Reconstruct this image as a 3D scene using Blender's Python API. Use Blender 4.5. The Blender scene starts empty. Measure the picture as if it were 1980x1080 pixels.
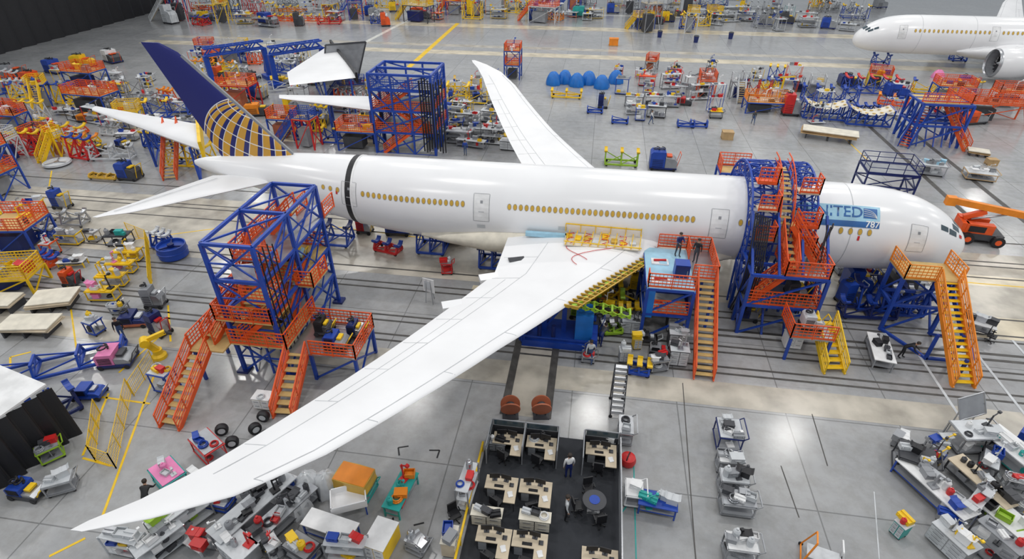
import bpy, math, random
from mathutils import Vector
R=math.radians; rnd=random.Random(7)
sc=bpy.context.scene; C=sc.collection
TH=R(34.23); PH=R(8.46); FF=1095.0; CZ=24.2
sT,cT,sP,cP=math.sin(TH),math.cos(TH),math.sin(PH),math.cos(PH)
def G(px,py,z=0):
    u=px-990; v=py-540; dz=-(FF*sT+v*cT); fw=-v*sT+FF*cT; s=(z-CZ)/dz
    return (s*(u*cP-fw*sP), s*(u*sP+fw*cP))
def proj(X,Y,Z):
    r=X*cP+Y*sP; f=-X*sP+Y*cP; zz=Z-CZ; d=f*cT-zz*sT; up=f*sT+zz*cT
    return 990+FF*r/d, 540-FF*up/d
def XatPx(px,Y,Z):
    a,b=-60,60
    for i in range(40):
        m=(a+b)/2
        if proj(m,Y,Z)[0]<px: a=m
        else: b=m
    return a
# ---------- materials
MT={}
def mat(n,c,r=.5,m=0,var=.14,scl=1.3,bump=0):
    M=bpy.data.materials.new(n); M.use_nodes=True; nt=M.node_tree; b=nt.nodes['Principled BSDF']
    tc=nt.nodes.new('ShaderNodeTexCoord'); no=nt.nodes.new('ShaderNodeTexNoise'); no.inputs['Scale'].default_value=scl; no.inputs['Detail'].default_value=5
    cr=nt.nodes.new('ShaderNodeValToRGB'); e=cr.color_ramp.elements
    e[0].position=.35; e[1].position=.65
    e[0].color=(c[0]*(1-var),c[1]*(1-var),c[2]*(1-var),1); e[1].color=(min(1,c[0]*(1+var*.5)),min(1,c[1]*(1+var*.5)),min(1,c[2]*(1+var*.5)),1)
    nt.links.new(tc.outputs['Object'],no.inputs['Vector']); nt.links.new(no.outputs['Fac'],cr.inputs['Fac']); nt.links.new(cr.outputs['Color'],b.inputs['Base Color'])
    b.inputs['Roughness'].default_value=r; b.inputs['Metallic'].default_value=m
    MT[n]=M; return M
for a in [('white',(.86,.86,.87),.22,0,.04,.2),('wingwhite',(.84,.84,.85),.45,0,.05,.3),('matwhite',(.8,.8,.8),.5),('blue',(.012,.06,.38),.4),('navy',(.008,.02,.13),.35),('orange',(.8,.1,.014),.42),
 ('amber',(.85,.26,.015),.45),('yellow',(.88,.56,.01),.45),('tread',(.62,.44,.17),.6),('grey',(.28,.29,.31),.5),('light',(.58,.6,.62),.5),('dark',(.05,.052,.06),.5),('black',(.012,.012,.015),.5),
 ('steel',(.45,.46,.48),.3,.8),('pink',(.85,.25,.5),.5),('teal',(.02,.36,.33),.45),('green',(.3,.5,.03),.5),('wood',(.5,.33,.16),.7),('tan',(.62,.52,.38),.6),('cream',(.74,.69,.58),.55),
 ('red',(.6,.02,.02),.4),('glass',(.06,.09,.11),.08),('gold',(.62,.38,.05),.35),('skin',(.5,.29,.19),.6),('rust',(.45,.13,.06),.6),('carpet',(.035,.038,.045),.95),
 ('denim',(.05,.09,.2),.8),('ltblue',(.35,.6,.75),.4),('seam',(.5,.51,.53),.5),('hair',(.03,.02,.015),.7),('brightblue',(.01,.16,.55),.45),('plastic',(.7,.72,.74),.15)]:
    mat(*a)
# ---------- mesh builder
class MB:
    def __init__(s): s.v=[]; s.f=[]
    def add(s,vs,fs):
        n=len(s.v); s.v+= [tuple(p) for p in vs]; s.f+=[tuple(i+n for i in f) for f in fs]; return s
    def box(s,cx,cy,cz,sx,sy,sz,rz=0):
        c,sn=math.cos(rz),math.sin(rz); vs=[]
        for k in(-.5,.5):
            for i,j in((-.5,-.5),(.5,-.5),(.5,.5),(-.5,.5)):
                x,y=i*sx,j*sy; vs.append((cx+x*c-y*sn,cy+x*sn+y*c,cz+k*sz))
        return s.add(vs,[(3,2,1,0),(4,5,6,7),(0,1,5,4),(1,2,6,5),(2,3,7,6),(3,0,4,7)])
    def bar(s,a,b,w=.08,h=None):
        h=h or w; a=Vector(a); b=Vector(b); d=b-a
        if d.length<1e-6: return s
        d.normalize(); sd=d.cross(Vector((0,0,1)))
        if sd.length<1e-3: sd=Vector((1,0,0))
        sd.normalize(); up=sd.cross(d); vs=[]
        for p in(a,b):
            for i,j in((-.5,-.5),(.5,-.5),(.5,.5),(-.5,.5)): vs.append(p+sd*i*w+up*j*h)
        return s.add(vs,[(3,2,1,0),(4,5,6,7),(0,1,5,4),(1,2,6,5),(2,3,7,6),(3,0,4,7)])
    def tube(s,a,b,r,r2=None,n=10):
        r2=r if r2 is None else r2; a=Vector(a); b=Vector(b); d=(b-a).normalized(); x=d.orthogonal().normalized(); y=d.cross(x); vs=[]
        for p,q in((a,r),(b,r2)):
            for i in range(n):
                t=2*math.pi*i/n; vs.append(p+x*q*math.cos(t)+y*q*math.sin(t))
        fs=[(i,(i+1)%n,n+(i+1)%n,n+i) for i in range(n)]+[tuple(range(n-1,-1,-1)),tuple(range(n,2*n))]
        return s.add(vs,fs)
    def path(s,pts,r,n=6):
        for a,b in zip(pts,pts[1:]): s.tube(a,b,r,r,n)
        return s
    def rings(s,rs,cap=True):
        n=len(rs[0]); vs=[p for r in rs for p in r]; fs=[]
        for k in range(len(rs)-1):
            for i in range(n): fs.append((k*n+i,k*n+(i+1)%n,(k+1)*n+(i+1)%n,(k+1)*n+i))
        if cap: fs+= [tuple(range(n-1,-1,-1)),tuple(range((len(rs)-1)*n,len(rs)*n))]
        return s.add(vs,fs)
    def lathe(s,cx,cy,prof,n=16):
        return s.rings([[(cx+r*math.cos(2*math.pi*i/n),cy+r*math.sin(2*math.pi*i/n),z) for i in range(n)] for r,z in prof])
    def prism(s,poly,z0,z1):
        n=len(poly); vs=[(x,y,z0) for x,y in poly]+[(x,y,z1) for x,y in poly]
        return s.add(vs,[tuple(range(n-1,-1,-1)),tuple(range(n,2*n))]+[(i,(i+1)%n,n+(i+1)%n,n+i) for i in range(n)])
    def grid(s,fn,nx,ny):
        vs=[fn(i/nx,j/ny) for j in range(ny+1) for i in range(nx+1)]
        return s.add(vs,[(j*(nx+1)+i,j*(nx+1)+i+1,(j+1)*(nx+1)+i+1,(j+1)*(nx+1)+i) for j in range(ny) for i in range(nx)])
    def mesh(s,name,m,smooth=False,off=None):
        me=bpy.data.meshes.new(name); vs=s.v
        if off: vs=[(a-off[0],b-off[1],c-off[2]) for a,b,c in vs]
        me.from_pydata(vs,[],s.f); me.materials.append(MT[m] if isinstance(m,str) else m)
        if smooth:
            me.polygons.foreach_set('use_smooth',[True]*len(me.polygons)); me.set_sharp_from_angle(angle=R(40))
        me.update(); return me
def link(name,me,parent=None):
    o=bpy.data.objects.new(name,me); C.objects.link(o)
    if parent: o.parent=parent
    return o
def tag(o,label,cat,group=None):
    o['label']=label; o['category']=cat
    if group: o['group']=group
    return o
def struct(name,mb,m,off=None):
    o=link(name,mb.mesh(name,m)); o['kind']='structure'; return o
PL=[]
class T:
    def __init__(s,name,label,cat,loc,rz=0,group=None,world=False):
        s.o=link(name,None); s.loc=(loc[0],loc[1],loc[2] if len(loc)>2 else 0); s.o.location=s.loc; s.o.rotation_euler[2]=rz
        s.world=world; s.rz=rz; tag(s.o,label,cat,group); PL.append((s.loc[0],s.loc[1]))
    def p(s,name,mb,m,parent=None,smooth=False,label=None):
        o=link(name,mb.mesh(name,m,smooth,s.loc if s.world else None),parent or s.o)
        if label: o['label']=label
        return o
    def m(s,name,me,loc,m=None,rz=0):
        o=link(name,me,s.o); 
        if s.world: loc=(loc[0]-s.loc[0],loc[1]-s.loc[1],loc[2]-s.loc[2])
        o.location=loc; o.rotation_euler[2]=rz; return o
WM={}
def wheel_mesh(r):
    k=round(r,2)
    if k not in WM: WM[k]=MB().tube((0,-r*.3,0),(0,r*.3,0),r,r,12).mesh('wheel','black')
    return WM[k]
def wheels(t,w,d,r=.1,ox=0,oy=0):
    for i in(-1,1):
        for j in(-1,1): t.m('wheel',wheel_mesh(r),(ox+i*w/2,oy+j*d/2,r))
# ---------- structural helpers
def guard(mb,pts,h=1.05,infill=True,sp=1.3,w=.06):
    for a,b in zip(pts,pts[1:]):
        a=Vector(a); b=Vector(b); L=(b-a).length
        if L<.1: continue
        n=max(1,round(L/sp))
        for i in range(n+1):
            q=a+(b-a)*i/n; mb.bar(q,q+Vector((0,0,h)),w)
        for k in((1,.55,.1) if not infill else (1,.78,.56,.36,.12)):
            mb.bar(a+Vector((0,0,h*k)),b+Vector((0,0,h*k)),w*(1 if k==1 else .6),w*(1 if k>.2 else 2))
        if infill:
            m=max(2,round(L/.24))
            for i in range(m):
                q=a+(b-a)*(i+.5)/m; mb.bar(q+Vector((0,0,.08)),q+Vector((0,0,h)),.028)
def stairs(t,a,b,w=1.0,rail='orange',tread='tread',indiv=False,inf=True):
    a=Vector(a); b=Vector(b); d=b-a; n=max(3,int(d.z/.24)); hd=Vector((d.x,d.y,0)); ang=math.atan2(hd.y,hd.x); run=hd.length/n
    sd=Vector((-hd.y,hd.x,0)).normalized()
    for s in(-1,1):
        o=sd*s*w/2; t.p('stringer',MB().bar(a+o,b+o,.07,.3),rail)
        m=MB(); k=max(2,round(d.length/1.1)); U=Vector((0,0,1.0))
        for i in range(k+1):
            q=a+d*i/k+o; m.bar(q,q+U,.055)
        m.bar(a+o+U,b+o+U,.075); m.bar(a+o+U*.6,b+o+U*.6,.05)
        if inf: m.bar(a+o+U*.35,b+o+U*.35,.05); m.bar(a+o+U*.8,b+o+U*.8,.04)
        t.p('handrail',m,rail)
    if indiv:
        me=MB().box(0,0,0,run*.92,w-.06,.05).mesh('step',tread)
        for i in range(n): q=a+d*(i+1)/n; t.m('step',me,tuple(q),rz=ang)
    else:
        m=MB()
        for i in range(n): q=a+d*(i+1)/n; m.box(q.x,q.y,q.z,run*.92,w-.06,.05,ang)
        t.p('steps',m,tread)
def tower(t,x0,x1,y0,y1,zs,col='blue',w=.18,brace=True,bays=1):
    m=MB(); ys=[y0+(y1-y0)*i/bays for i in range(bays+1)]
    for x in(x0,x1):
        for y in ys: t.p('column',MB().bar((x,y,zs[0]),(x,y,zs[-1]),w),col)
    for z in zs[1:]:
        for y in ys: m.bar((x0,y,z),(x1,y,z),w*.9)
        for x in(x0,x1): m.bar((x,y0,z),(x,y1,z),w*.9)
    t.p('ring_beams',m,col)
    if brace:
        b=MB(); k=0
        for za,zb in zip(zs,zs[1:]):
            for ya,yb in zip(ys,ys[1:]):
                for x in(x0,x1):
                    if k%2: b.bar((x,ya,za),(x,yb,zb),w*.55)
                    else: b.bar((x,yb,za),(x,ya,zb),w*.55)
                    k+=1
            b.bar((x0,y0,za),(x1,y0,zb),w*.55); b.bar((x1,y1,za),(x0,y1,zb),w*.55)
        t.p('braces',b,col)
# ---------- small item prototypes (shared meshes)
IT={}
def proto():
    m=MB().box(0,0,.12,.5,.34,.24).box(0,0,.26,.52,.36,.04); m.bar((-.1,-.2,.2),(.1,-.2,.2),.03); m.bar((-.1,-.17,.2),(-.1,-.21,.2),.03); m.bar((.1,-.17,.2),(.1,-.21,.2),.03); IT['tool_case']=m
    m=MB().box(0,0,.02,.44,.3,.03)
    for s in(-1,1): m.box(s*.22,0,.11,.02,.34,.2); m.box(0,s*.16,.11,.44,.02,.2)
    m.box(0,0,.06,.36,.22,.1); IT['parts_bin']=m
    IT['canister']=MB().lathe(0,0,[(.13,0),(.14,.04),(.14,.3),(.09,.36),(.05,.38),(.05,.44)],12)
    m=MB().box(0,0,.15,.44,.36,.3).box(0,0,.305,.08,.365,.012)
    for s in(-1,1): m.add([(s*.22,-.18,.3),(s*.22,.18,.3),(s*.32,.18,.36),(s*.32,-.18,.36)],[(0,1,2,3)])
    IT['cardboard_box']=m
    m=MB().box(0,0,.1,.5,.3,.2).box(0,-.152,.1,.2,.02,.1)
    for s in(-.17,.17): m.tube((s,-.15,.13),(s,-.19,.13),.03,n=8)
    m.bar((-.22,0,.24),(.22,0,.24),.03); m.bar((-.22,0,.2),(-.22,0,.25),.03); m.bar((.22,0,.2),(.22,0,.25),.03); IT['instrument_box']=m
    m=MB()
    for k in range(14):
        a=2*math.pi*k/14*1.0; b=2*math.pi*(k+1)/14; m.tube((.2*math.cos(a),.2*math.sin(a),.04),(.2*math.cos(b),.2*math.sin(b),.04),.035,n=6); m.tube((.17*math.cos(a),.17*math.sin(a),.1),(.17*math.cos(b),.17*math.sin(b),.1),.03,n=6)
    IT['coiled_hose']=m
    m=MB().box(0,0,.03,.3,.3,.06).bar((0,0,.05),(0,0,.75),.05).bar((0,0,.7),(.3,0,.85),.04).box(.3,0,.85,.12,.12,.1).bar((0,0,.45),(-.2,.1,.5),.04); IT['clamp_stand']=m
proto(); ITM={}
for k,m in IT.items(): ITM[k]=m.mesh(k,'grey')
CW={'light':'light grey','matwhite':'white','tan':'tan','cream':'cream','steel':'steel','dark':'dark grey','plastic':'pale grey','brightblue':'bright blue','ltblue':'light blue','rust':'rusty red','wood':'brown','amber':'amber'}
def cw(c): return CW.get(c,c)
def short(w,n=10):
    w=w.replace(',','').split()[:n]
    while w and w[-1] in('the','of','in','on','at','with','and','by','to','a','from','behind','below','beside','right','left','near','far','under','beyond','between','tall','large','white','blue','orange','yellow'): w.pop()
    return ' '.join(w)
def items(t,w,d,z,n,cols,where,sc_=1,kinds=None):
    c,s=math.cos(t.rz),math.sin(t.rz); where=short(where)
    for i in range(n):
        k=rnd.choice(kinds or list(IT)); col=rnd.choice(cols); o=link(k,ITM[k])
        f=(i+.5)/n-.5; x,y=(f*w*.86,rnd.uniform(-.28,.28)*d) if w>=d else (rnd.uniform(-.28,.28)*w,f*d*.86)
        o.location=(t.loc[0]+x*c-y*s,t.loc[1]+x*s+y*c,t.loc[2]+z); o.rotation_euler[2]=t.rz+rnd.uniform(-.4,.4)
        g=sc_*rnd.uniform(.8,1.3); o.scale=(g,g,g*rnd.uniform(.8,1.3)); o.material_slots[0].link='OBJECT'; o.material_slots[0].material=MT[col]
        kk=k.replace('_',' '); tag(o,f'{cw(col)} {kk} on the {where}',kk,f'{kk} items on the {where}')
# ---------- things
MIX=['light','grey','dark','matwhite','steel','red','blue','yellow']
def cart(px,py,lab,w=1.6,d=.8,h=1.0,rz=0,fc='blue',tc='light',ns=2,it=3,cols=MIX,name='tool_cart',cat='cart',where=None,handle=True,z=0,g=None):
    t=T(name,lab,cat,G(px,py)+(z,),R(rz),g); m=MB()
    for i in(-1,1):
        for j in(-1,1): m.bar((i*(w/2-.03),j*(d/2-.03),.16),(i*(w/2-.03),j*(d/2-.03),h),.06)
    for zz in(.2,h-.03):
        for j in(-1,1): m.bar((-w/2,j*d/2,zz),(w/2,j*d/2,zz),.06)
        for i in(-1,1): m.bar((i*w/2,-d/2,zz),(i*w/2,d/2,zz),.06)
    if handle: m.bar((w/2,-d/2,h),(w/2+.2,-d/2,h+.15),.04); m.bar((w/2,d/2,h),(w/2+.2,d/2,h+.15),.04); m.bar((w/2+.2,-d/2,h+.15),(w/2+.2,d/2,h+.15),.05)
    t.p('frame',m,fc)
    for k in range(ns): t.p('shelf',MB().box(0,0,.24+(h-.22)*k/max(1,ns-1),w-.05,d-.05,.05),tc if k==ns-1 else 'grey')
    wheels(t,w*.85,d*.8,.08)
    wh=where or lab.split(' with ')[0].split(' standing')[0].split(' beside')[0]
    if it: items(t,w,d,h+.045,it,cols,wh,1.0)
    if it>2 and ns>1: items(t,w,d,.27,max(1,it//2),cols,wh,1.0)
    return t
def rack(px,py,lab,w=1.6,d=.7,h=2.0,rz=0,fc='blue',tc='light',ns=4,it=3,cols=MIX,where=None):
    t=T('shelf_rack',lab,'rack',G(px,py)+(0,),R(rz))
    for i in(-1,1):
        for j in(-1,1): t.p('post',MB().bar((i*w/2,j*d/2,0),(i*w/2,j*d/2,h),.06),fc)
    b=MB(); b.bar((-w/2,d/2,.2),(w/2,d/2,h),.03); b.bar((w/2,d/2,.2),(-w/2,d/2,h),.03); t.p('braces',b,fc)
    for k in range(ns):
        z=.2+(h-.25)*k/(ns-1); t.p('shelf',MB().box(0,0,z,w,d,.05),tc); items(t,w,d,z+.03,it,cols,where or lab,.9)
    return t
def cabinet(px,py,lab,w=1.1,d=.6,h=1.1,rz=0,bc='grey',tc='light',nd=4,it=2,cols=MIX,g=None,col2=2):
    t=T('tool_cabinet',lab,'cabinet',G(px,py)+(0,),R(rz),g)
    t.p('body',MB().box(0,0,.12+(h-.16)/2,w,d,h-.16),bc); t.p('worktop',MB().box(0,0,h-.02,w+.06,d+.06,.04),tc)
    for c in range(col2):
        for k in range(nd):
            cx=-w/2+w*(c+.5)/col2; hh=(h-.26)/nd; z=.16+hh*(k+.5)
            f=t.p('drawer',MB().box(cx,-d/2-.01,z,w/col2-.04,.03,hh-.03),tc if bc!=tc else 'grey'); t.p('handle',MB().box(cx,-d/2-.04,z+hh*.2,w/col2*.5,.03,.025),'steel',f)
    wheels(t,w*.8,d*.7,.06)
    if it: items(t,w,d,h+.01,it,cols,lab.split(' with ')[0])
    return t
def bench(px,py,lab,w=2.4,d=.9,h=.9,rz=0,tc='light',lc='blue',it=4,cols=MIX,shelf=True,where=None,name='workbench',cat='workbench',z=0):
    t=T(name,lab,cat,G(px,py)+(z,),R(rz)); t.p('tabletop',MB().box(0,0,h-.03,w,d,.06),tc)
    for i in(-1,1):
        for j in(-1,1): t.p('leg',MB().bar((i*(w/2-.08),j*(d/2-.08),0),(i*(w/2-.08),j*(d/2-.08),h-.06),.07),lc)
    m=MB()
    for j in(-1,1): m.bar((-w/2+.08,j*(d/2-.08),.3),(w/2-.08,j*(d/2-.08),.3),.05)
    t.p('stretcher',m,lc)
    if shelf: t.p('shelf',MB().box(0,0,.34,w-.15,d-.15,.04),'grey')
    wh=where or lab.split(' with ')[0]
    if it: items(t,w,d,h+.005,it,cols,wh)
    if shelf and it>2: items(t,w,d,.37,2,cols,wh)
    return t
def platform(px,py,lab,w=3,d=2,h=2,rz=0,pc='blue',rc='orange',dc='tread',stair='x',name='work_platform',it=2,levels=1,cols=MIX):
    t=T(name,lab,'platform',G(px,py)+(0,),R(rz))
    tower(t,-w/2,w/2,-d/2,d/2,[0]+[h*(k+1)/levels for k in range(levels)],pc,.15)
    m=MB().box(-w*.15,0,.2+h/levels*.3,w*.5,d*.6,h/levels*.6); t.p('lower_cabinet',m,rnd.choice(['dark','navy','grey','rust']))
    for k in range(levels):
        z=h*(k+1)/levels; t.p('deck',MB().box(0,0,z+.05,w,d,.08),dc); m=MB()
        pts=[(-w/2,-d/2,z+.08),(w/2,-d/2,z+.08),(w/2,d/2,z+.08),(-w/2,d/2,z+.08)]
        guard(m,pts if stair=='x' else pts+pts[:1]); t.p('guardrail',m,rc)
    if stair=='x': stairs(t,(-w/2-h*.9,0,0),(-w/2,0,h),min(1,d*.6),rc)
    if it: items(t,w,d,h+.1,it+2,cols,lab.split(' with ')[0],1.5)
    return t
def jig(px,py,lab,w=3,d=1.5,h=1.6,rz=0,fc='blue',sc2='yellow',name='assembly_jig',cat='jig',n=3,saddle=True):
    t=T(name,lab,cat,G(px,py)+(0,),R(rz)); m=MB()
    for j in(-1,1): m.bar((-w/2,j*d/2,.25),(w/2,j*d/2,.25),.16)
    for i in range(n): x=-w/2+w*i/(n-1); m.bar((x,-d/2,.25),(x,d/2,.25),.14)
    t.p('base_frame',m,fc); wheels(t,w*.9,d*.9,.14)
    for i in range(n):
        x=-w/2+w*i/(n-1); q=MB()
        for j in(-1,1): q.bar((x,j*d/2,.3),(x,j*d*.3,h),.12); q.bar((x,j*d/2,.3),(x,-j*d*.3,h*.8),.08)
        q.bar((x,-d*.32,h),(x,d*.32,h),.14); t.p('upright',q,fc)
        if saddle:
            s=MB()
            for k in range(7):
                a=math.pi*(k/7); b=math.pi*((k+1)/7); r=d*.42
                s.bar((x,-r*math.cos(a),h+.35-.3*math.sin(a)),(x,-r*math.cos(b),h+.35-.3*math.sin(b)),.32,.14)
            t.p('saddle',s,sc2)
    b=MB()
    for i in range(n-1):
        x=-w/2+w*i/(n-1); x2=-w/2+w*(i+1)/(n-1); b.bar((x,-d*.4,.3),(x2,-d*.36,h*.9),.08); b.bar((x2,d*.4,.3),(x,d*.36,h*.9),.08)
    t.p('braces',b,fc); return t
def machine(px,py,lab,w=1.8,d=1.1,h=1.2,rz=0,bc='blue',cc='dark',ac='yellow',name='ground_support_unit',cat='machine',hoses=2):
    t=T(name,lab,cat,G(px,py)+(0,),R(rz)); x0,x1=-w/2,w/2
    t.p('chassis',MB().box(0,0,.26,w,d,.16),cc); wheels(t,w*.8,d*.95,.16)
    xm=x0+w*.55
    def pr(poly):
        n=len(poly); return MB().add([(x,-d*.45,z) for x,z in poly]+[(x,d*.45,z) for x,z in poly],[tuple(range(n)),tuple(range(2*n-1,n-1,-1))]+[((i+1)%n,i,n+i,n+(i+1)%n) for i in range(n)])
    t.p('housing',pr([(x0,.34),(xm,.34),(xm,h),(x0+w*.08,h),(x0,h*.88)]),bc)
    t.p('hood',pr([(xm+.03,.34),(x1,.34),(x1,h*.5),(x1-w*.12,h*.66),(xm+.03,h*.7)]),rnd.choice([bc,'grey','dark','steel'])); v=MB()
    for k in range(5): v.box(-w*.22,-d*.46,.45+k*h*.09,w*.4,.03,.035)
    t.p('vent',v,'black'); t.p('control_panel',MB().box(w*.2,0,h*.72+.05,w*.2,d*.5,.12),ac)
    hb=MB(); hb.bar((x1,-d*.3,.3),(x1+.3,-d*.3,h*.9),.05); hb.bar((x1,d*.3,.3),(x1+.3,d*.3,h*.9),.05); hb.bar((x1+.3,-d*.3,h*.9),(x1+.3,d*.3,h*.9),.05); t.p('push_handle',hb,ac)
    for k in range(hoses):
        r=d*.2; q=MB(); cx=x0+w*(.2+.2*k)
        q.path([(cx+r*math.cos(a/8*math.pi*2),r*math.sin(a/8*math.pi*2),h+.06+.02*a) for a in range(11)],.05); t.p('hose',q,'black')
    return t
def crate(px,py,lab,w=1.4,d=1,h=.8,rz=0,c='wood',name='wooden_crate',z=0):
    t=T(name,lab,'crate',G(px,py)+(z,),R(rz)); p=MB()
    for j in(-1,0,1): p.box(0,j*d*.42,.06,w,.1,.12)
    t.p('pallet_base',p,'wood'); m=MB().box(0,0,.12+h/2,w*.94,d*.94,h)
    for i in(-1,0,1):
        for j in(-1,1): m.box(i*w*.44,j*d*.475,.12+h/2,.1,.03,h)
    for j in(-1,1): m.box(0,j*d*.48,.17+h*.9,w,.03,.1)
    t.p('box',m,c); t.p('lid',MB().box(0,0,.13+h,w,d,.04),c); return t
def drum(px,py,lab,r=1,h=.9,c='blue',lid='navy'):
    t=T('round_tub',lab,'tub',G(px,py)+(0,)); t.p('shell',MB().lathe(0,0,[(r*.96,.1),(r,.15),(r,h*.5),(r*1.04,h*.52),(r*1.04,h*.58),(r,h*.6),(r,h),(r*.92,h),(r*.9,h*.8),(.02,h*.8)],24),c,smooth=True)
    b=MB()
    for i in range(6): a=i*math.pi/3; b.bar((r*.75*math.cos(a),r*.75*math.sin(a),0),(r*.75*math.cos(a),r*.75*math.sin(a),.12),.12)
    t.p('feet',b,'black'); q=MB()
    for i in range(3): a=i*2.1; q.bar((0,0,h*.85),(r*.9*math.cos(a),r*.9*math.sin(a),h*.95),.1)
    q.lathe(0,0,[(.25,h*.8),(.25,h*1.05),(.1,h*1.1)]); t.p('hub',q,lid); return t
def dome(px,py,lab,r=1.1,h=2,c='brightblue',g=None):
    x,y=G(px,py); o=MB(); n=20; ph=rnd.random()*6
    rs=[]
    for k,(q,z) in enumerate([(1,.02),(1,.3),(.93,.7),(.8,1.1),(.62,1.5),(.4,1.75),(.15,1.85)]):
        rs.append([(q*r*(1+.09*math.sin(i*3.0+ph)*(1.3-k*.15))*math.cos(2*math.pi*i/n),q*r*(1+.09*math.sin(i*3.0+ph))*math.sin(2*math.pi*i/n),z*h/1.85+.05*math.sin(i*2+ph+k)*(k>0)) for i in range(n)])
    o.rings(rs); ob=link('covered_engine_part',o.mesh('cover',c,True)); ob.location=(x,y,0); tag(ob,lab,'cover',g); PL.append((x,y)); return ob
def barrier(p,q,lab,h=1.2,c='yellow'):
    a=Vector(G(*p)+(0,)); b=Vector(G(*q)+(0,)); t=T('safety_barrier',lab,'barrier',tuple(a),0,None,True); n=max(1,round((b-a).length/1.4)); L=(b-a)
    for i in range(n+1):
        s=a+L*i/n; t.p('post',MB().bar(s,s+Vector((0,0,h)),.045),c)
    for i in range(n):
        s=a+L*i/n; e=a+L*(i+1)/n; m=MB()
        for z in(.1,h*.3,h*.5,h*.75,h-.03): m.bar(s+Vector((0,0,z)),e+Vector((0,0,z)),.03 if z in(.1,h-.03) else .014)
        for k in range(1,9): f=s+(e-s)*k/9; m.bar(f+Vector((0,0,.1)),f+Vector((0,0,h)),.014)
        t.p('mesh_panel',m,c)
    return t
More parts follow.
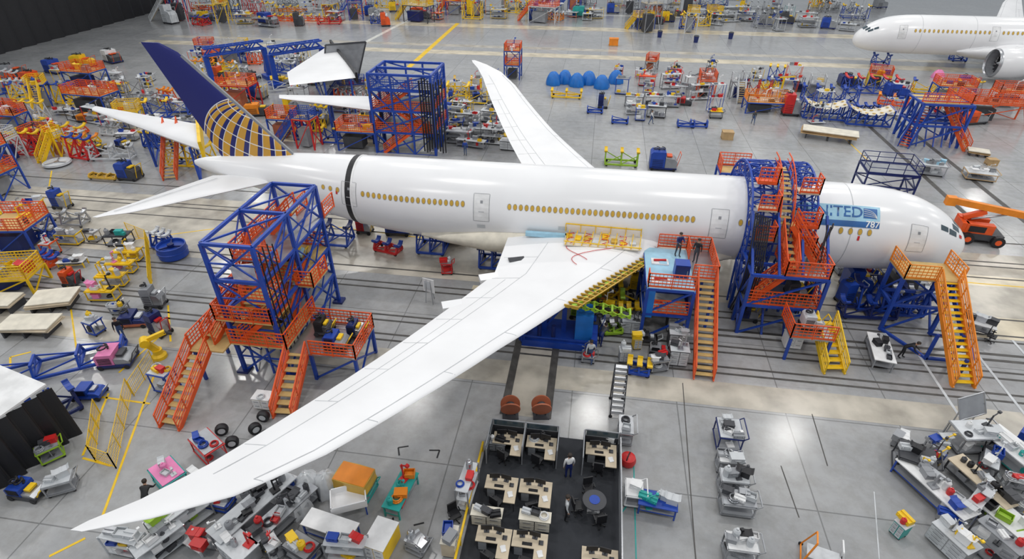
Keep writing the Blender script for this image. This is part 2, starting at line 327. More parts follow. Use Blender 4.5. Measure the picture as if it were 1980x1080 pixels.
# ---------- people
PB={}
def pose_mesh(pose):
    V=Vector; J={}
    hipz=.93; lean=0
    if pose=='bend': lean=.9
    if pose=='sit': hipz=.5
    J['pel']=V((0,0,hipz)); f=V((0,-math.sin(lean),math.cos(lean)))
    J['wai']=J['pel']+f*.2; J['che']=J['pel']+f*.42; J['nec']=J['pel']+f*.55; fh=V((0,-math.sin(lean*.7+.1),math.cos(lean*.7+.1)))
    J['hb']=J['nec']+fh*.1; J['hm']=J['nec']+fh*.2; J['ht']=J['nec']+fh*.29
    st={'walk':.28,'stand':.03,'bend':.1,'reach':.08,'sit':0}[pose]
    for s,n in((-1,'l'),(1,'r')):
        J['sh'+n]=J['che']+f*.07+V((s*.19,0,0)); J['hi'+n]=J['pel']+V((s*.1,0,-.06))
        if pose=='sit': J['kn'+n]=V((s*.13,-.45,.5)); J['an'+n]=V((s*.13,-.42,.09))
        else: J['kn'+n]=V((s*.11,-s*st*.6-.03,.5)); J['an'+n]=V((s*.11,-s*st+.02,.08))
        J['to'+n]=J['an'+n]+V((s*.02,-.17,-.04))
        if pose in('reach','sit','bend'): J['el'+n]=J['sh'+n]+V((s*.06,-.14,-.24)); J['wr'+n]=J['el'+n]+V((-s*.04,-.24,.02 if pose!='bend' else -.15))
        else: J['el'+n]=J['sh'+n]+V((s*.07,s*st*.4,-.28)); J['wr'+n]=J['el'+n]+V((0,s*st*.4-.06,-.25))
        J['pa'+n]=J['wr'+n]+(J['wr'+n]-J['el'+n]).normalized()*.08
    ed=[('pel','wai',1,.14),('wai','che',0,.13),('che','nec',0,.06),('nec','hb',2,.055),('hb','hm',2,.085),('hm','ht',2,.06)]
    for n in'lr': ed+=[('che','sh'+n,0,.07),('sh'+n,'el'+n,0,.05),('el'+n,'wr'+n,0,.03),('wr'+n,'pa'+n,2,.035),('pel','hi'+n,1,.1),('hi'+n,'kn'+n,1,.065),('kn'+n,'an'+n,1,.042),('an'+n,'to'+n,3,.035)]
    rad={'pel':.145,'wai':.135,'che':.15,'nec':.058,'hb':.08,'hm':.095,'ht':.06}
    for n in'lr': rad.update({'sh'+n:.075,'el'+n:.046,'wr'+n:.03,'pa'+n:.034,'hi'+n:.1,'kn'+n:.06,'an'+n:.045,'to'+n:.035})
    ks=list(J); me=bpy.data.meshes.new('sk'); me.from_pydata([J[k] for k in ks],[(ks.index(a),ks.index(b)) for a,b,_,_ in ed],[])
    o=bpy.data.objects.new('sk',me); C.objects.link(o); md=o.modifiers.new('s','SKIN'); 
    for i,k in enumerate(ks): sv=me.skin_vertices[0].data[i]; sv.radius=(rad[k],rad[k]*(.72 if k in('pel','wai','che') else 1)); sv.use_root=(k=='pel')
    sb=o.modifiers.new('b','SUBSURF'); sb.levels=1; sb.render_levels=1
    bpy.context.view_layer.update(); dg=bpy.context.evaluated_depsgraph_get(); nm=bpy.data.meshes.new_from_object(o.evaluated_get(dg))
    vs=[tuple(v.co) for v in nm.vertices]; fs=[tuple(p.vertices) for p in nm.polygons]; C.objects.unlink(o)
    def seg(p,a,b):
        ab=b-a; t=max(0,min(1,(p-a).dot(ab)/ab.length_squared)); return (p-a-ab*t).length
    mi=[]
    for f_ in fs:
        c=sum((V(vs[i]) for i in f_),V())/len(f_); best=min(((seg(c,J[a],J[b])/(.4*r+.03),k) for a,b,k,r in ed)); mi.append(best[1])
    m=MB(); m.v=vs; m.f=fs; n0=len(m.f)
    for n,s in(('l',-1),('r',1)):
        d=(J['pa'+n]-J['wr'+n]).normalized(); sd=d.cross(V((1,0,0))).normalized()
        for k in range(4):
            b=J['pa'+n]+sd*(k-1.5)*.018; L=[.06,.075,.07,.055][k]; mid=b+d*L*.55; tip=mid+(d+V((-s*.6,0,0))).normalized()*L*.5
            m.tube(b,mid,.0095,.0085,6); m.tube(mid,tip,.0085,.006,6)
        b=J['wr'+n]+d*.03-sd*.03; m.tube(b,b+(d-sd*.8).normalized()*.055,.011,.009,6)
    hm=J['hm']; m.tube(hm+V((0,-.085,0)),hm+V((0,-.115,-.02)),.015,.008,6)
    for s in(-1,1): m.box(hm.x+s*.092,hm.y,hm.z,.02,.04,.06)
    mi+= [2]*(len(m.f)-n0); n1=len(m.f)
    for s in(-1,1): m.box(s*.033,hm.y-.088,hm.z+.02,.022,.015,.012)
    m.box(0,hm.y-.09,hm.z-.05,.045,.012,.01)
    mi+=[4]*(len(m.f)-n1)
    me2=bpy.data.meshes.new('body'); me2.from_pydata(m.v,[],m.f)
    for k in('light','denim','skin','black','hair'): me2.materials.append(MT[k])
    me2.polygons.foreach_set('material_index',mi); me2.polygons.foreach_set('use_smooth',[True]*len(mi)); me2.update()
    h=MB(); h.rings([[(hm.x+r*math.cos(2*math.pi*i/14),hm.y+.015+r*1.05*math.sin(2*math.pi*i/14),hm.z+z-(.05 if math.sin(2*math.pi*i/14)>.2 and z<.05 else 0)) for i in range(14)] for r,z in((.105,.03),(.112,.06),(.098,.1),(.06,.125),(.01,.132))])
    return me2,h.mesh('hair','hair',True)
def person(x,y,z,rz,lab,pose='stand',shirt='light',pants='denim',hair='hair'):
    b,h=PB[pose]; o=link('person',b); o.location=(x,y,z); o.rotation_euler[2]=R(rz); tag(o,lab,'person')
    for i,k in((0,shirt),(1,pants)): o.material_slots[i].link='OBJECT'; o.material_slots[i].material=MT[k]
    q=link('hair',h,o); q.material_slots[0].link='OBJECT'; q.material_slots[0].material=MT[hair]
    return o
for p_ in('stand','walk','reach','bend','sit'): PB[p_]=pose_mesh(p_)
def gp(px,py,*a,**k): x,y=G(px,py); PL.append((x,y)); return person(x,y,0,*a,**k)

# ================= FLOOR
def floor_mat():
    M=bpy.data.materials.new('concrete'); M.use_nodes=True; nt=M.node_tree; N=nt.nodes; L=nt.links; b=N['Principled BSDF']
    tc=N.new('ShaderNodeTexCoord'); n1=N.new('ShaderNodeTexNoise'); n1.inputs['Scale'].default_value=.12; n1.inputs['Detail'].default_value=8; n1.inputs['Roughness'].default_value=.65
    L.new(tc.outputs['Object'],n1.inputs['Vector']); cr=N.new('ShaderNodeValToRGB'); e=cr.color_ramp.elements; e[0].position=.3; e[1].position=.72; e[0].color=(.31,.315,.325,1); e[1].color=(.45,.45,.45,1)
    L.new(n1.outputs['Fac'],cr.inputs['Fac']); br=N.new('ShaderNodeTexBrick'); br.offset=0; br.inputs['Scale'].default_value=1; br.inputs['Brick Width'].default_value=6; br.inputs['Row Height'].default_value=6; br.inputs['Mortar Size'].default_value=.035
    br.inputs['Color1'].default_value=(1,1,1,1); br.inputs['Color2'].default_value=(.9,.905,.91,1); br.inputs['Mortar'].default_value=(.55,.55,.55,1)
    L.new(tc.outputs['Object'],br.inputs['Vector']); mx=N.new('ShaderNodeMixRGB'); mx.blend_type='MULTIPLY'; mx.inputs['Fac'].default_value=1
    L.new(cr.outputs['Color'],mx.inputs['Color1']); L.new(br.outputs['Color'],mx.inputs['Color2'])
    n2=N.new('ShaderNodeTexNoise'); n2.inputs['Scale'].default_value=1.2; n2.inputs['Detail'].default_value=9; n2.inputs['Roughness'].default_value=.7; L.new(tc.outputs['Object'],n2.inputs['Vector'])
    c2=N.new('ShaderNodeValToRGB'); c2.color_ramp.elements[0].position=.32; c2.color_ramp.elements[0].color=(.84,.83,.8,1); c2.color_ramp.elements[1].position=.58; L.new(n2.outputs['Fac'],c2.inputs['Fac'])
    m2=N.new('ShaderNodeMixRGB'); m2.blend_type='MULTIPLY'; m2.inputs['Fac'].default_value=1; L.new(mx.outputs['Color'],m2.inputs['Color1']); L.new(c2.outputs['Color'],m2.inputs['Color2'])
    L.new(m2.outputs['Color'],b.inputs['Base Color']); mr=N.new('ShaderNodeMapRange'); mr.inputs['To Min'].default_value=.08; mr.inputs['To Max'].default_value=.3; L.new(n1.outputs['Fac'],mr.inputs['Value']); L.new(mr.outputs['Result'],b.inputs['Roughness'])
    MT['concrete']=M
floor_mat(); mat('beige',(.5,.46,.39),.25,0,.3,.5); mat('linewhite',(.75,.74,.68),.25,0,.2,.8); mat('linetan',(.66,.58,.43),.22,0,.25,.5); mat('slot',(.08,.075,.07),.6,0,.3,2)
f=struct('floor',MB().box(0,100,-.25,420,260,.5),'concrete')
tn=[0]
def strip(x0,y0,x1,y1,m,z=.004):
    tn[0]+=1; struct(f'trim_{tn[0]}',MB().box((x0+x1)/2,(y0+y1)/2,z/2,abs(x1-x0),abs(y1-y0),z),m)
def line(a,b,w,m,z=.012):
    tn[0]+=1; A=G(*a); B=G(*b); struct(f'trim_{tn[0]}',MB().bar((A[0],A[1],z/2),(B[0],B[1],z/2),w,z),m)
strip(-60,34.5,80,44.5,'beige',.006); strip(-60,24.2,80,26.2,'beige',.007); strip(-60,60,-20,62,'linetan',.008)
strip(-90,106,120,109,'linetan'); strip(-90,112,120,114,'beige'); strip(-90,131,140,135,'linetan'); strip(-90,150,140,151,'linewhite'); strip(26,33,80,35.5,'linetan',.009); strip(26,39.5,80,41,'linetan',.009)
for y in(26.9,27.5,28.9,29.5,32.6,33.3,35.2,40.6,42.4,43.1,46.5): strip(-60,y,80,y+.16,'slot',.012)
for y in(30.6,31.2): strip(8,y,80,y+.22,'slot',.013)
strip(-3.95,21.8,-3.5,30,'slot',.014); strip(-1.5,21.8,-1.05,30,'slot',.014); strip(-3.5,21.8,-1.5,30,'beige',.009)
for x in(21.5,25.2,28.2,31.2,34.2,37.2,40): strip(x,12 if x>24 else 19,x+.16,31 if x<26 else 33,'light',.02)
for y in(17.5,20,22.2,): strip(25.2,y,60,y+.14,'light',.02)
strip(-8,30,-3,34,'linetan',.01)
for x in(34,38.5): strip(x,50,x+.5,80,'slot',.013)
line((885,45),(788,132),.9,'yellow'); line((800,33),(690,90),.9,'linewhite'); line((300,720),(190,1020),.12,'yellow'); line((130,545),(150,690),.1,'yellow')
for a,b in[((325,590),(330,660)),((180,765),(290,780)),((160,880),(210,760)),((160,885),(215,900)),((20,690),(60,680)),((20,720),(20,690)),((95,1075),(165,1040)),((320,640),(230,720)),((430,440),(200,470)),((1140,395),(1500,420)),((1860,545),(1980,555)),((100,330),(95,360)),((620,435),(820,460)),((1620,255),(1700,330))]: line(a,b,.12,'yellow')
line((1225,880),(1230,1080),.06,'teal'); line((1225,960),(1195,1000),.06,'teal'); line((1570,800),(1600,900),.05,'slot'); line((1690,950),(1700,1080),.05,'light'); line((1510,900),(1545,1000),.05,'slot'); line((1320,740),(1345,1080),.05,'slot')
for (a,b) in[((770,865),(790,862)),((770,865),(772,880)),((830,870),(850,870)),((850,870),(845,885)),((760,1000),(760,1020)),((800,1015),(820,1010))]: line(a,b,.08,'black')
for i,(x,y) in enumerate([(12,14),(9.5,13),(14.5,12.5)]):
    for k in range(4): a=k*math.pi/2+.6; strip(x+math.cos(a)*.8,y+math.sin(a)*.8,x+math.cos(a)*.8+.5,y+math.sin(a)*.8+.05,'slot')
# dark curtain wall far left
A=G(-200,160); B=G(325,16); m=MB()
def cf(i,j):
    x=A[0]+(B[0]-A[0])*i; y=A[1]+(B[1]-A[1])*i; w=.5*math.sin(i*120); return (x+w*.5,y+w,j*16)
m.grid(cf,240,1); m.bar((A[0],A[1],16),(B[0],B[1],16),.6); struct('wall_left',m,'black')

# ================= AIRLINER
def cat_interp(tab,d):
    n=len(tab)
    if d<=tab[0][0]: return tab[0][1:]
    if d>=tab[-1][0]: return tab[-1][1:]
    for i in range(n-1):
        if tab[i][0]<=d<=tab[i+1][0]: break
    t=(d-tab[i][0])/(tab[i+1][0]-tab[i][0]); out=[]
    h=tab[i+1][0]-tab[i][0]
    for k in range(1,len(tab[0])):
        p1=tab[i][k]; p2=tab[i+1][k]; p0=tab[max(0,i-1)]; p3=tab[min(n-1,i+2)]
        m1=(p2-p0[k])/(tab[i+1][0]-p0[0])*h if i>0 else (p2-p1)
        m2=(p3[k]-p1)/(p3[0]-tab[i][0])*h if i<n-2 else (p2-p1)
        out.append((2*t**3-3*t*t+1)*p1+(t**3-2*t*t+t)*m1+(-2*t**3+3*t*t)*p2+(t**3-t*t)*m2)
    return out
FT=[(0,.02,.02,-.9),(.1,.5,.5,-.88),(.4,.98,.98,-.84),(.9,1.4,1.42,-.75),(1.7,1.83,1.86,-.58),(2.7,2.2,2.25,-.38),(3.9,2.49,2.58,-.2),(5.4,2.71,2.8,-.08),(7.2,2.85,2.93,-.02),(9.5,2.88,2.97,0),(14,2.88,2.97,0),(30,2.88,2.97,0),(36,2.88,2.97,0),(40,2.8,2.86,.1),(44,2.48,2.5,.42),(48,1.9,1.95,.92),(51,1.35,1.45,1.25),(54,.75,.9,1.5),(56,.35,.5,1.65),(56.7,.12,.2,1.7)]
NX=25.8
def fus(d,a,off=0,side=-1):
    ry,rz,cz=cat_interp(FT,d); return (NX-d, side*(ry+off)*math.cos(a), 5+cz+(rz+off)*math.sin(a))
def patch(d0,d1,a0,a1,off=.012,nx=6,na=6,side=-1): return MB().grid(lambda i,j:fus(d0+(d1-d0)*i,R(a0+(a1-a0)*j),off,side),nx,na)
LEt=[(0,7.2),(2.5,5.6),(9,.7),(16.3,-3.9),(25.2,-9.0),(27.8,-11.0),(29.2,-12.9),(30.05,-14.5)]
TEt=[(0,-5.6),(3,-5.5),(8.2,-5.6),(13.7,-7.9),(23.3,-11.7),(26.5,-12.9),(28.5,-13.9),(29.6,-14.7),(30.05,-14.9)]
def lin(t,s):
    for a,b in zip(t,t[1:]):
        if s<=b[0]: return a[1]+(b[1]-a[1])*max(0,(s-a[0]))/(b[0]-a[0])
    return t[-1][1]
def wz(s): return 3.75+4.3*(s/30)**2.2
def yt(f,t): return 5*t*(.2969*math.sqrt(max(0,f))-.126*f-.3516*f*f+.2843*f**3-.1036*f**4)
def wtop(s,f,sg,off=0):
    l,e=lin(LEt,s),lin(TEt,s); c=l-e; t=.13-.04*s/30; return (l-c*f,sg*s,wz(s)+yt(f,t)*c*1.0+off)
def airliner(loc,rz,main,lab):
    t=T('airliner',lab,'airplane',loc,rz)
    ds=[0,.04,.1,.2,.4,.65,.9,1.3,1.7,2.2,2.7,3.3,3.9,4.6,5.4,6.3,7.2,8.3,9.5,12,16,20,25,30,34,36,38]+[40+i for i in range(15)]+[55,55.7,56.3,56.7]
    n=56; fo=t.p('fuselage',MB().rings([[fus(d,2*math.pi*i/n) for i in range(n)] for d in ds]),'white',smooth=True)
    def band(d0,d1,off,m,nm,lb=None):
        t.p(nm,MB().rings([[fus(d,2*math.pi*i/n,o) for i in range(n)] for d,o in((d0,-.05),(d0,off),(d1,off),(d1,-.05))],False),m,smooth=False,label=lb)
    if main:
        band(43.05,43.47,.02,'black','joint_band','black joint ring around the rear fuselage')
        for d0 in(14.9,8.6): band(d0,d0+.05,.008,'seam','section_seam')
        band(42.9,43.05,.035,'matwhite','section_lip')
    else:
        for d0 in(9,17): band(d0,d0+.05,.008,'seam','section_seam')
    rs=[]
    for d,q in((15.5,.1),(17,.6),(19,.95),(23,1.1),(29,1.1),(33,.95),(36,.55),(38,.08)):
        rs.append([(NX-d,(2.2+1.15*q)*math.cos(2*math.pi*i/32),3.2-.2*(1-q)+(1.55*q+.35)*math.sin(2*math.pi*i/32)*(.72 if math.sin(2*math.pi*i/32)>0 else .85)) for i in range(32)])
    t.p('belly_fairing',MB().rings(rs),'cream' if main else 'white',smooth=True)
    def win(d,a,side,parent=None,s=.82):
        m=MB(); pts=[fus(d,R(a),.02,side)]+[fus(d+.15*s*math.cos(q),R(a)+.24*s*math.sin(q)/2.9,.02,side) for q in [2*math.pi*i/12 for i in range(12)]]
        m.add(pts,[(0,1+i,1+(i+1)%12) for i in range(12)]); rim=[fus(d+.185*s*math.cos(q),R(a)+.28*s*math.sin(q)/2.9,.014,side) for q in [2*math.pi*i/12 for i in range(12)]]
        w=t.p('window',m,'gold'); m2=MB().add([fus(d,R(a),.014,side)]+rim,[(0,1+i,1+(i+1)%12) for i in range(12)]); t.p('window_rim',m2,'grey',w)
    def door(d,side,w=1.1,a0=-3,a1=38):
        o=t.p('passenger_door',patch(d-w/2,d+w/2,a0,a1,.012,side=side),'matwhite'); m=MB()
        for p in((d-w/2-.03,d-w/2,a0,a1),(d+w/2,d+w/2+.03,a0,a1),(d-w/2,d+w/2,a0-.5,a0),(d-w/2,d+w/2,a1,a1+.5)):
            q=patch(*p,.02,side=side); m.add(q.v,q.f)
        t.p('door_outline',m,'grey',o); t.p('door_window',patch(d-.09,d+.09,23,27,.02,side=side),'grey',o); t.p('door_handle',patch(d-.2,d+.2,11,12,.025,side=side),'seam',o)
    dX=lambda px:NX-XatPx(px,35.33,6.05)
    if main:
        for a,b,k in((621,650,3),(700,895,19),(985,1340,33),(1432,1468,3),(1626,1682,4)):
            for i in range(k): win(dX(a+(b-a)*i/(k-1)),20.7 if a<1600 else 19.3,-1)
        for px in(672,931,1391,1783): door(dX(px),-1,a0=-2,a1=36)
        for px,a in((930,-14),(1352,-12),(1540,-20),(1090,-8)): t.p('service_hatch',patch(dX(px)-.3,dX(px)+.3,a,a+6,.012),'light')
        for px,a in((648,13),(1663,8)): t.p('inspection_mark',patch(dX(px)-.07,dX(px)+.07,a,a+6,.015),'red' )
    else:
        for i in range(54):
            d=8+i*.68
            if not(19<d<20.6 or 33.5<d<35): win(d,20.7,1,None,1)
        for d in(6.2,19.8,34.2,46): door(d,1)
    for sd in(-1,1):
        for q in((1.15,1.75,50,63),(1.45,2.1,36,47),(2.2,2.8,38,47)): t.p('cockpit_window',patch(*q,.015,side=sd),'glass')
        t.p('cockpit_window',patch(.95,1.5,68,89,.015,side=sd),'glass')
    if main: t.p('cockpit_cover',patch(.9,1.15,38,46,.03),'red',label='small red protective cover beside the cockpit windows')
    for sg in(-1,1):
        ss=[1.8,2.5,3,4,5.5,7,8.2,9,10.5,12,13.7,15,16.3,18,20,22,23.3,25.2,26.5,27.8,28.5,29.2,29.6,30.05]; fr=[0,.01,.03,.07,.14,.25,.4,.55,.7,.85,1]; rs=[]
        for s in ss:
            l,e=lin(LEt,s),lin(TEt,s); c=l-e; th=.13-.04*s/30
            up=[(l-c*f,sg*s,wz(s)+yt(f,th)*c) for f in fr]; lo=[(l-c*f,sg*s,wz(s)-yt(f,th)*c*.75) for f in fr[-2:0:-1]]
            r=up+lo; rs.append(r if sg<0 else r[::-1])
        w=t.p('wing',MB().rings(rs),'wingwhite',smooth=True)
        def rib(pts,wd=.04,col='seam',nm='panel_seam'):
            m=MB()
            for a,b in zip(pts,pts[1:]): m.bar(wtop(a[0],a[1],sg,.004),wtop(b[0],b[1],sg,.004),wd,.01)
            t.p(nm,m,col,w)
        for fq in(.14,.7): rib([(s,fq) for s in(4,5.5,7,8.2,9,10.5,12,13.7,15,16.3,18,20,22,23.3,25.2,27)])
        rib([(s,.82) for s in(9,10.5,12,13.7,15,16.3,18,20,22)],.03)
        for s in(6,8.8,11.4,14,16.6,19.2,22,25.2): rib([(s,.7),(s,.8),(s,.97)],.035)
        for s in(7,11,15,19,23,27): rib([(s,.02),(s,.07),(s,.14)],.035)
        s=9.8; x0=lin(LEt,s)
        if main:
            m=MB()
            for k in range(7):
                a=x0-.4+k*.55; m.bar((a,sg*s-.35,3.5-.08*k),(a,sg*s+.35,3.5-.08*k),.12,.3)
                if k<6:
                    for j in(-.35,.35): m.bar((a,sg*s+j,3.6-.08*k),(a+.55,sg*s+j,3.3-.08*k),.08); m.bar((a,sg*s+j,3.3-.08*k),(a+.55,sg*s+j,3.5-.08*k),.08)
            t.p('engine_pylon',m,'green')
        else:
            s=8.4; K=3.0; Q=1.2; zc=2.75
            rs=[[(x0+dx,sg*s+wy*math.cos(a),zz+hz*math.sin(a)) for a in [2*math.pi*i/12 for i in range(12)]] for dx,wy,zz,hz in((-3,.15,3.7,.2),(-1,.35,3.75,.4),(1,.4,3.9,.4),(4.0,.3,4.3,.4),(5.5,.15,4.3,.3))]
            t.p('engine_pylon',MB().rings(rs),'white',smooth=True)
            nn=28
            def er(pr): 
                m=MB(); m.rings([[(x0+dx+K,sg*s+Q*r*math.cos(2*math.pi*i/nn),zc+Q*r*math.sin(2*math.pi*i/nn)) for i in range(nn)] for r,dx in pr],False); return m
            e=t.p('engine_cowling',er([(1.74,4.5),(1.85,3.6),(1.85,2.2),(1.7,.8),(1.35,-.6),(1.25,-.6),(1.3,.6),(1.4,3.4)]),'white',smooth=True)
            t.p('intake_lip',er([(1.5,4.5),(1.52,4.75),(1.62,4.9),(1.7,4.78),(1.75,4.5)]),'steel',e,True); t.p('fan_backing',er([(1.5,3.2),(.02,3.2)]),'black',e); t.p('intake_lining',er([(1.5,4.5),(1.42,3.2)]),'grey',e)
            for i in range(18):
                a=2*math.pi*i/18; m=MB(); m.add([(x0+K+3.6,sg*s+.3*math.cos(a),zc+.3*math.sin(a)),(x0+K+3.4,sg*s+.3*math.cos(a+.25),zc+.3*math.sin(a+.25)),(x0+K+3.3,sg*s+1.65*math.cos(a+.3),zc+1.65*math.sin(a+.3)),(x0+K+3.7,sg*s+1.65*math.cos(a+.08),zc+1.65*math.sin(a+.08))],[(0,1,2,3)]); t.p('fan_blade',m,'dark',e)
            m=MB().tube((x0+K+3.3,sg*s,zc),(x0+K+4.2,sg*s,zc),.45,.03,16); t.p('spinner',m,'light',e)
    for sg in(-1,1):
        rs=[]
        for s in(.8,1.5,3,5,7,8.6,9.3,9.7):
            l=-24.0-(s-1.5)*.83-(.5 if s>9 else 0); e=-29.3-(s-1.5)*.3; 
            if s>9.5: l=e+.35
            c=l-e; z=6.0+s*.09; up=[(l-c*f,sg*s,z+yt(f,.09)*c) for f in(0,.02,.08,.2,.4,.7,1)]; lo=[(l-c*f,sg*s,z-yt(f,.09)*c) for f in(.7,.4,.2,.08,.02)]
            r=up+lo; rs.append(r if sg<0 else r[::-1])
        h=t.p('horizontal_stabilizer',MB().rings(rs),'wingwhite',smooth=True)
        m=MB(); m.bar((-28.0,sg*1.8,6.36),(-30.9,sg*8.8,6.9),.05,.012); t.p('elevator_seam',m,'seam',h)
    def fin(z):
        k=(z-7.2)/(15.6-7.2); l=-21.8+( -30.0+21.8)*k; e=-28.4+(-32.05+28.4)*k
        if k>.93: l-=(k-.93)*9
        return l,e
    rs=[]
    for z in(7.0,7.6,8.5,10,12,14,15,15.3,15.6):
        l,e=fin(z); c=l-e; r=[(l-c*f,-yt(f,.1)*c,z) for f in(0,.02,.08,.2,.4,.7,1)]+[(l-c*f,yt(f,.1)*c,z) for f in(.7,.4,.2,.08,.02)]; rs.append(r)
    fo=t.p('tail_fin',MB().rings(rs),fin_mat() if main else 'white',smooth=True)
    m=MB(); pr=None
    for z in(7.9,9,10.5,12,13.5,14.8):
        l,e=fin(z); p=(l+.03,0,z)
        if pr: m.bar(pr,p,.16,.22)
        pr=p
    t.p('fin_leading_edge',m,'grey' if main else 'white',fo)
    return t
def fin_mat():
    M=bpy.data.materials.new('fin_livery'); M.use_nodes=True; nt=M.node_tree; N=nt.nodes; L=nt.links; b=N['Principled BSDF']; b.inputs['Roughness'].default_value=.3
    tc=N.new('ShaderNodeTexCoord'); sp=N.new('ShaderNodeSeparateXYZ'); L.new(tc.outputs['Object'],sp.inputs[0])
    def ma(op,a,b_=None,c=None):
        n=N.new('ShaderNodeMath'); n.operation=op
        for i,v in enumerate((a,b_,c)):
            if v is None: continue
            if isinstance(v,(int,float)): n.inputs[i].default_value=v
            else: L.new(v,n.inputs[i])
        return n.outputs[0]
    r=3.7; x=ma('DIVIDE',ma('ADD',sp.outputs[0],25.7),r); z=ma('DIVIDE',ma('SUBTRACT',sp.outputs[2],8.3),r)
    ins=ma('ADD',ma('MULTIPLY',x,x),ma('MULTIPLY',z,z)); inside=ma('LESS_THAN',ins,1); y=ma('SQRT',ma('MAXIMUM',ma('SUBTRACT',1,ins),.0001))
    ca,sa=math.cos(-.35),math.sin(-.35); x2=ma('ADD',ma('MULTIPLY',x,ca),ma('MULTIPLY',z,sa)); z2=ma('SUBTRACT',ma('MULTIPLY',z,ca),ma('MULTIPLY',x,sa))
    ct,st=math.cos(.35),math.sin(.35); y3=ma('SUBTRACT',ma('MULTIPLY',y,ct),ma('MULTIPLY',z2,st)); z3=ma('ADD',ma('MULTIPLY',y,st),ma('MULTIPLY',z2,ct))
    lon=ma('MULTIPLY',ma('ARCTAN2',x2,y3),3.2); lat=ma('MULTIPLY',ma('ARCSINE',z3),3.6)
    fl=ma('FRACT',ma('ADD',lon,20)); fa=ma('FRACT',ma('ADD',lat,20.3))
    gold=ma('LESS_THAN',fl,.58); wl=ma('GREATER_THAN',fl,.945); wa=ma('GREATER_THAN',fa,.93); edge=ma('GREATER_THAN',ins,.97)
    wh=ma('MULTIPLY',ma('MAXIMUM',ma('MAXIMUM',wl,wa),edge),inside); gd=ma('MULTIPLY',gold,inside)
    m1=N.new('ShaderNodeMixRGB'); m1.inputs['Color1'].default_value=(.012,.016,.15,1); m1.inputs['Color2'].default_value=(.6,.32,.04,1); L.new(gd,m1.inputs['Fac'])
    m2=N.new('ShaderNodeMixRGB'); m2.inputs['Color2'].default_value=(.8,.8,.78,1); L.new(m1.outputs['Color'],m2.inputs['Color1']); L.new(wh,m2.inputs['Fac']); L.new(m2.outputs['Color'],b.inputs['Base Color'])
    return M
ac=airliner((0,38,0),0,True,'large white airliner under assembly with blue and gold globe tail, filling the hall')
ac2=airliner((67.6,108.9,0),math.pi,False,'white airliner with hanging engine in the far right corner')
d1=NX-XatPx(1706,35.4,6.8); d0=NX-XatPx(1530,35.4,6.8)
dec=ac.p('livery_decal',patch(d1,d0,25,53,.02,14,8),'ltblue'); mat('decalblue',(.02,.12,.36),.4)
ac.p('decal_band',patch(d1,d0,25,32.5,.026,14,3),'decalblue',dec)
def text(s,size,dr,a0,m,off=.03):   # right-aligned so that the last letter ends at station dr
    cu=bpy.data.curves.new('txt','FONT'); cu.body=s; cu.size=size; cu.resolution_u=3; cu.offset=.012; o=bpy.data.objects.new('txt',cu); C.objects.link(o); bpy.context.view_layer.update()
    me=bpy.data.meshes.new_from_object(o.evaluated_get(bpy.context.evaluated_depsgraph_get())); C.objects.unlink(o)
    W=max(v.co.x for v in me.vertices)
    for v in me.vertices: v.co=Vector(fus(dr+W-v.co.x,R(a0)+v.co.y/2.92,off))
    me.materials.clear(); me.materials.append(MT[m]); q=link('lettering',me,ac.o); q.parent=dec; return W
text('UNITED',1.0,NX-XatPx(1672,35.4,6.9),37.5,'decalblue',.036); text('787',.58,NX-XatPx(1703,35.4,6.5),26,'matwhite',.038)
dl=NX-XatPx(1700,35.4,6.8); lg=ac.p('globe_emblem',patch(dl,dl+.85,37,50,.03,4,4),'decalblue',dec); m=MB()
for k in range(4):
    m.path([fus(dl+.82-.8*math.cos(q),R(37.5)+ (.15+.16*k)*math.sin(q)*.3,.037) for q in [i*math.pi/2/6 for i in range(7)]],.018,4)
ac.p('globe_lines',m,'matwhite',lg)
# exposed wing root systems of the near wing (airliner local coords: y=-s)
rr=random.Random(3)
ac.p('wing_root_floor',MB().box(1.2,-3.75,4.42,5.2,1.7,.06),'cream')
for k in range(8):
    x=-1.1+k*.62; ac.p('root_panel',MB().box(x,-3.2-rr.random()*.8,4.48+rr.random()*.06,.42,.3+rr.random()*.6,.05+rr.random()*.1,rr.uniform(-.2,.2)),rr.choice(['yellow','gold','amber','yellow','light']))
m=MB()
for k in range(10): x=-1.3+k*.55; m.bar((x,-4.6,4.5),(x+.2,-2.9,4.65),.05,.1)
m.bar((-1.4,-4.6,4.75),(3.8,-4.6,4.6),.06); m.bar((-1.4,-2.95,5.2),(3.8,-2.95,5.1),.06); 
for k in range(6): m.bar((-1.4+k*1.04,-2.95,4.6),(-1.4+k*1.04,-2.95,5.2),.05)
ac.p('root_bay_frame',m,'yellow')
for k in range(4): ac.p('root_wiring',MB().path([(-1+k*1.2+.3*math.sin(a*1.7+k),-4.6+.18*a,4.6+.08*math.sin(a*2)) for a in range(10)],.022,5),'red')
m=MB()
for k in range(22):
    s=3.8+k*.36; x=lin(LEt,s); m.bar((x-.1,-s,wz(s)+.1),(x+.75,-s-.1,wz(s)+.05),.06,.22)
for o_ in(.35,.75):
    m.bar((lin(LEt,3.8)+o_,-3.8,wz(4)+.1),(lin(LEt,11.4)+o_,-11.4,wz(11)+.1),.06)
ac.p('leading_edge_ribs',m,'gold'); m=MB()
for k in range(16):
    s=4+k*.48; x=lin(LEt,s); m.box(x+.4,-s,wz(s)+.02,.28,.22,.2,.5)
ac.p('slat_actuators',m,'green'); m=MB().bar((lin(LEt,3.8)+.2,-3.8,wz(4)+.0),(lin(LEt,11.4)+.2,-11.4,wz(11)+.0),.3,.12); ac.p('front_spar_tray',m,'dark')
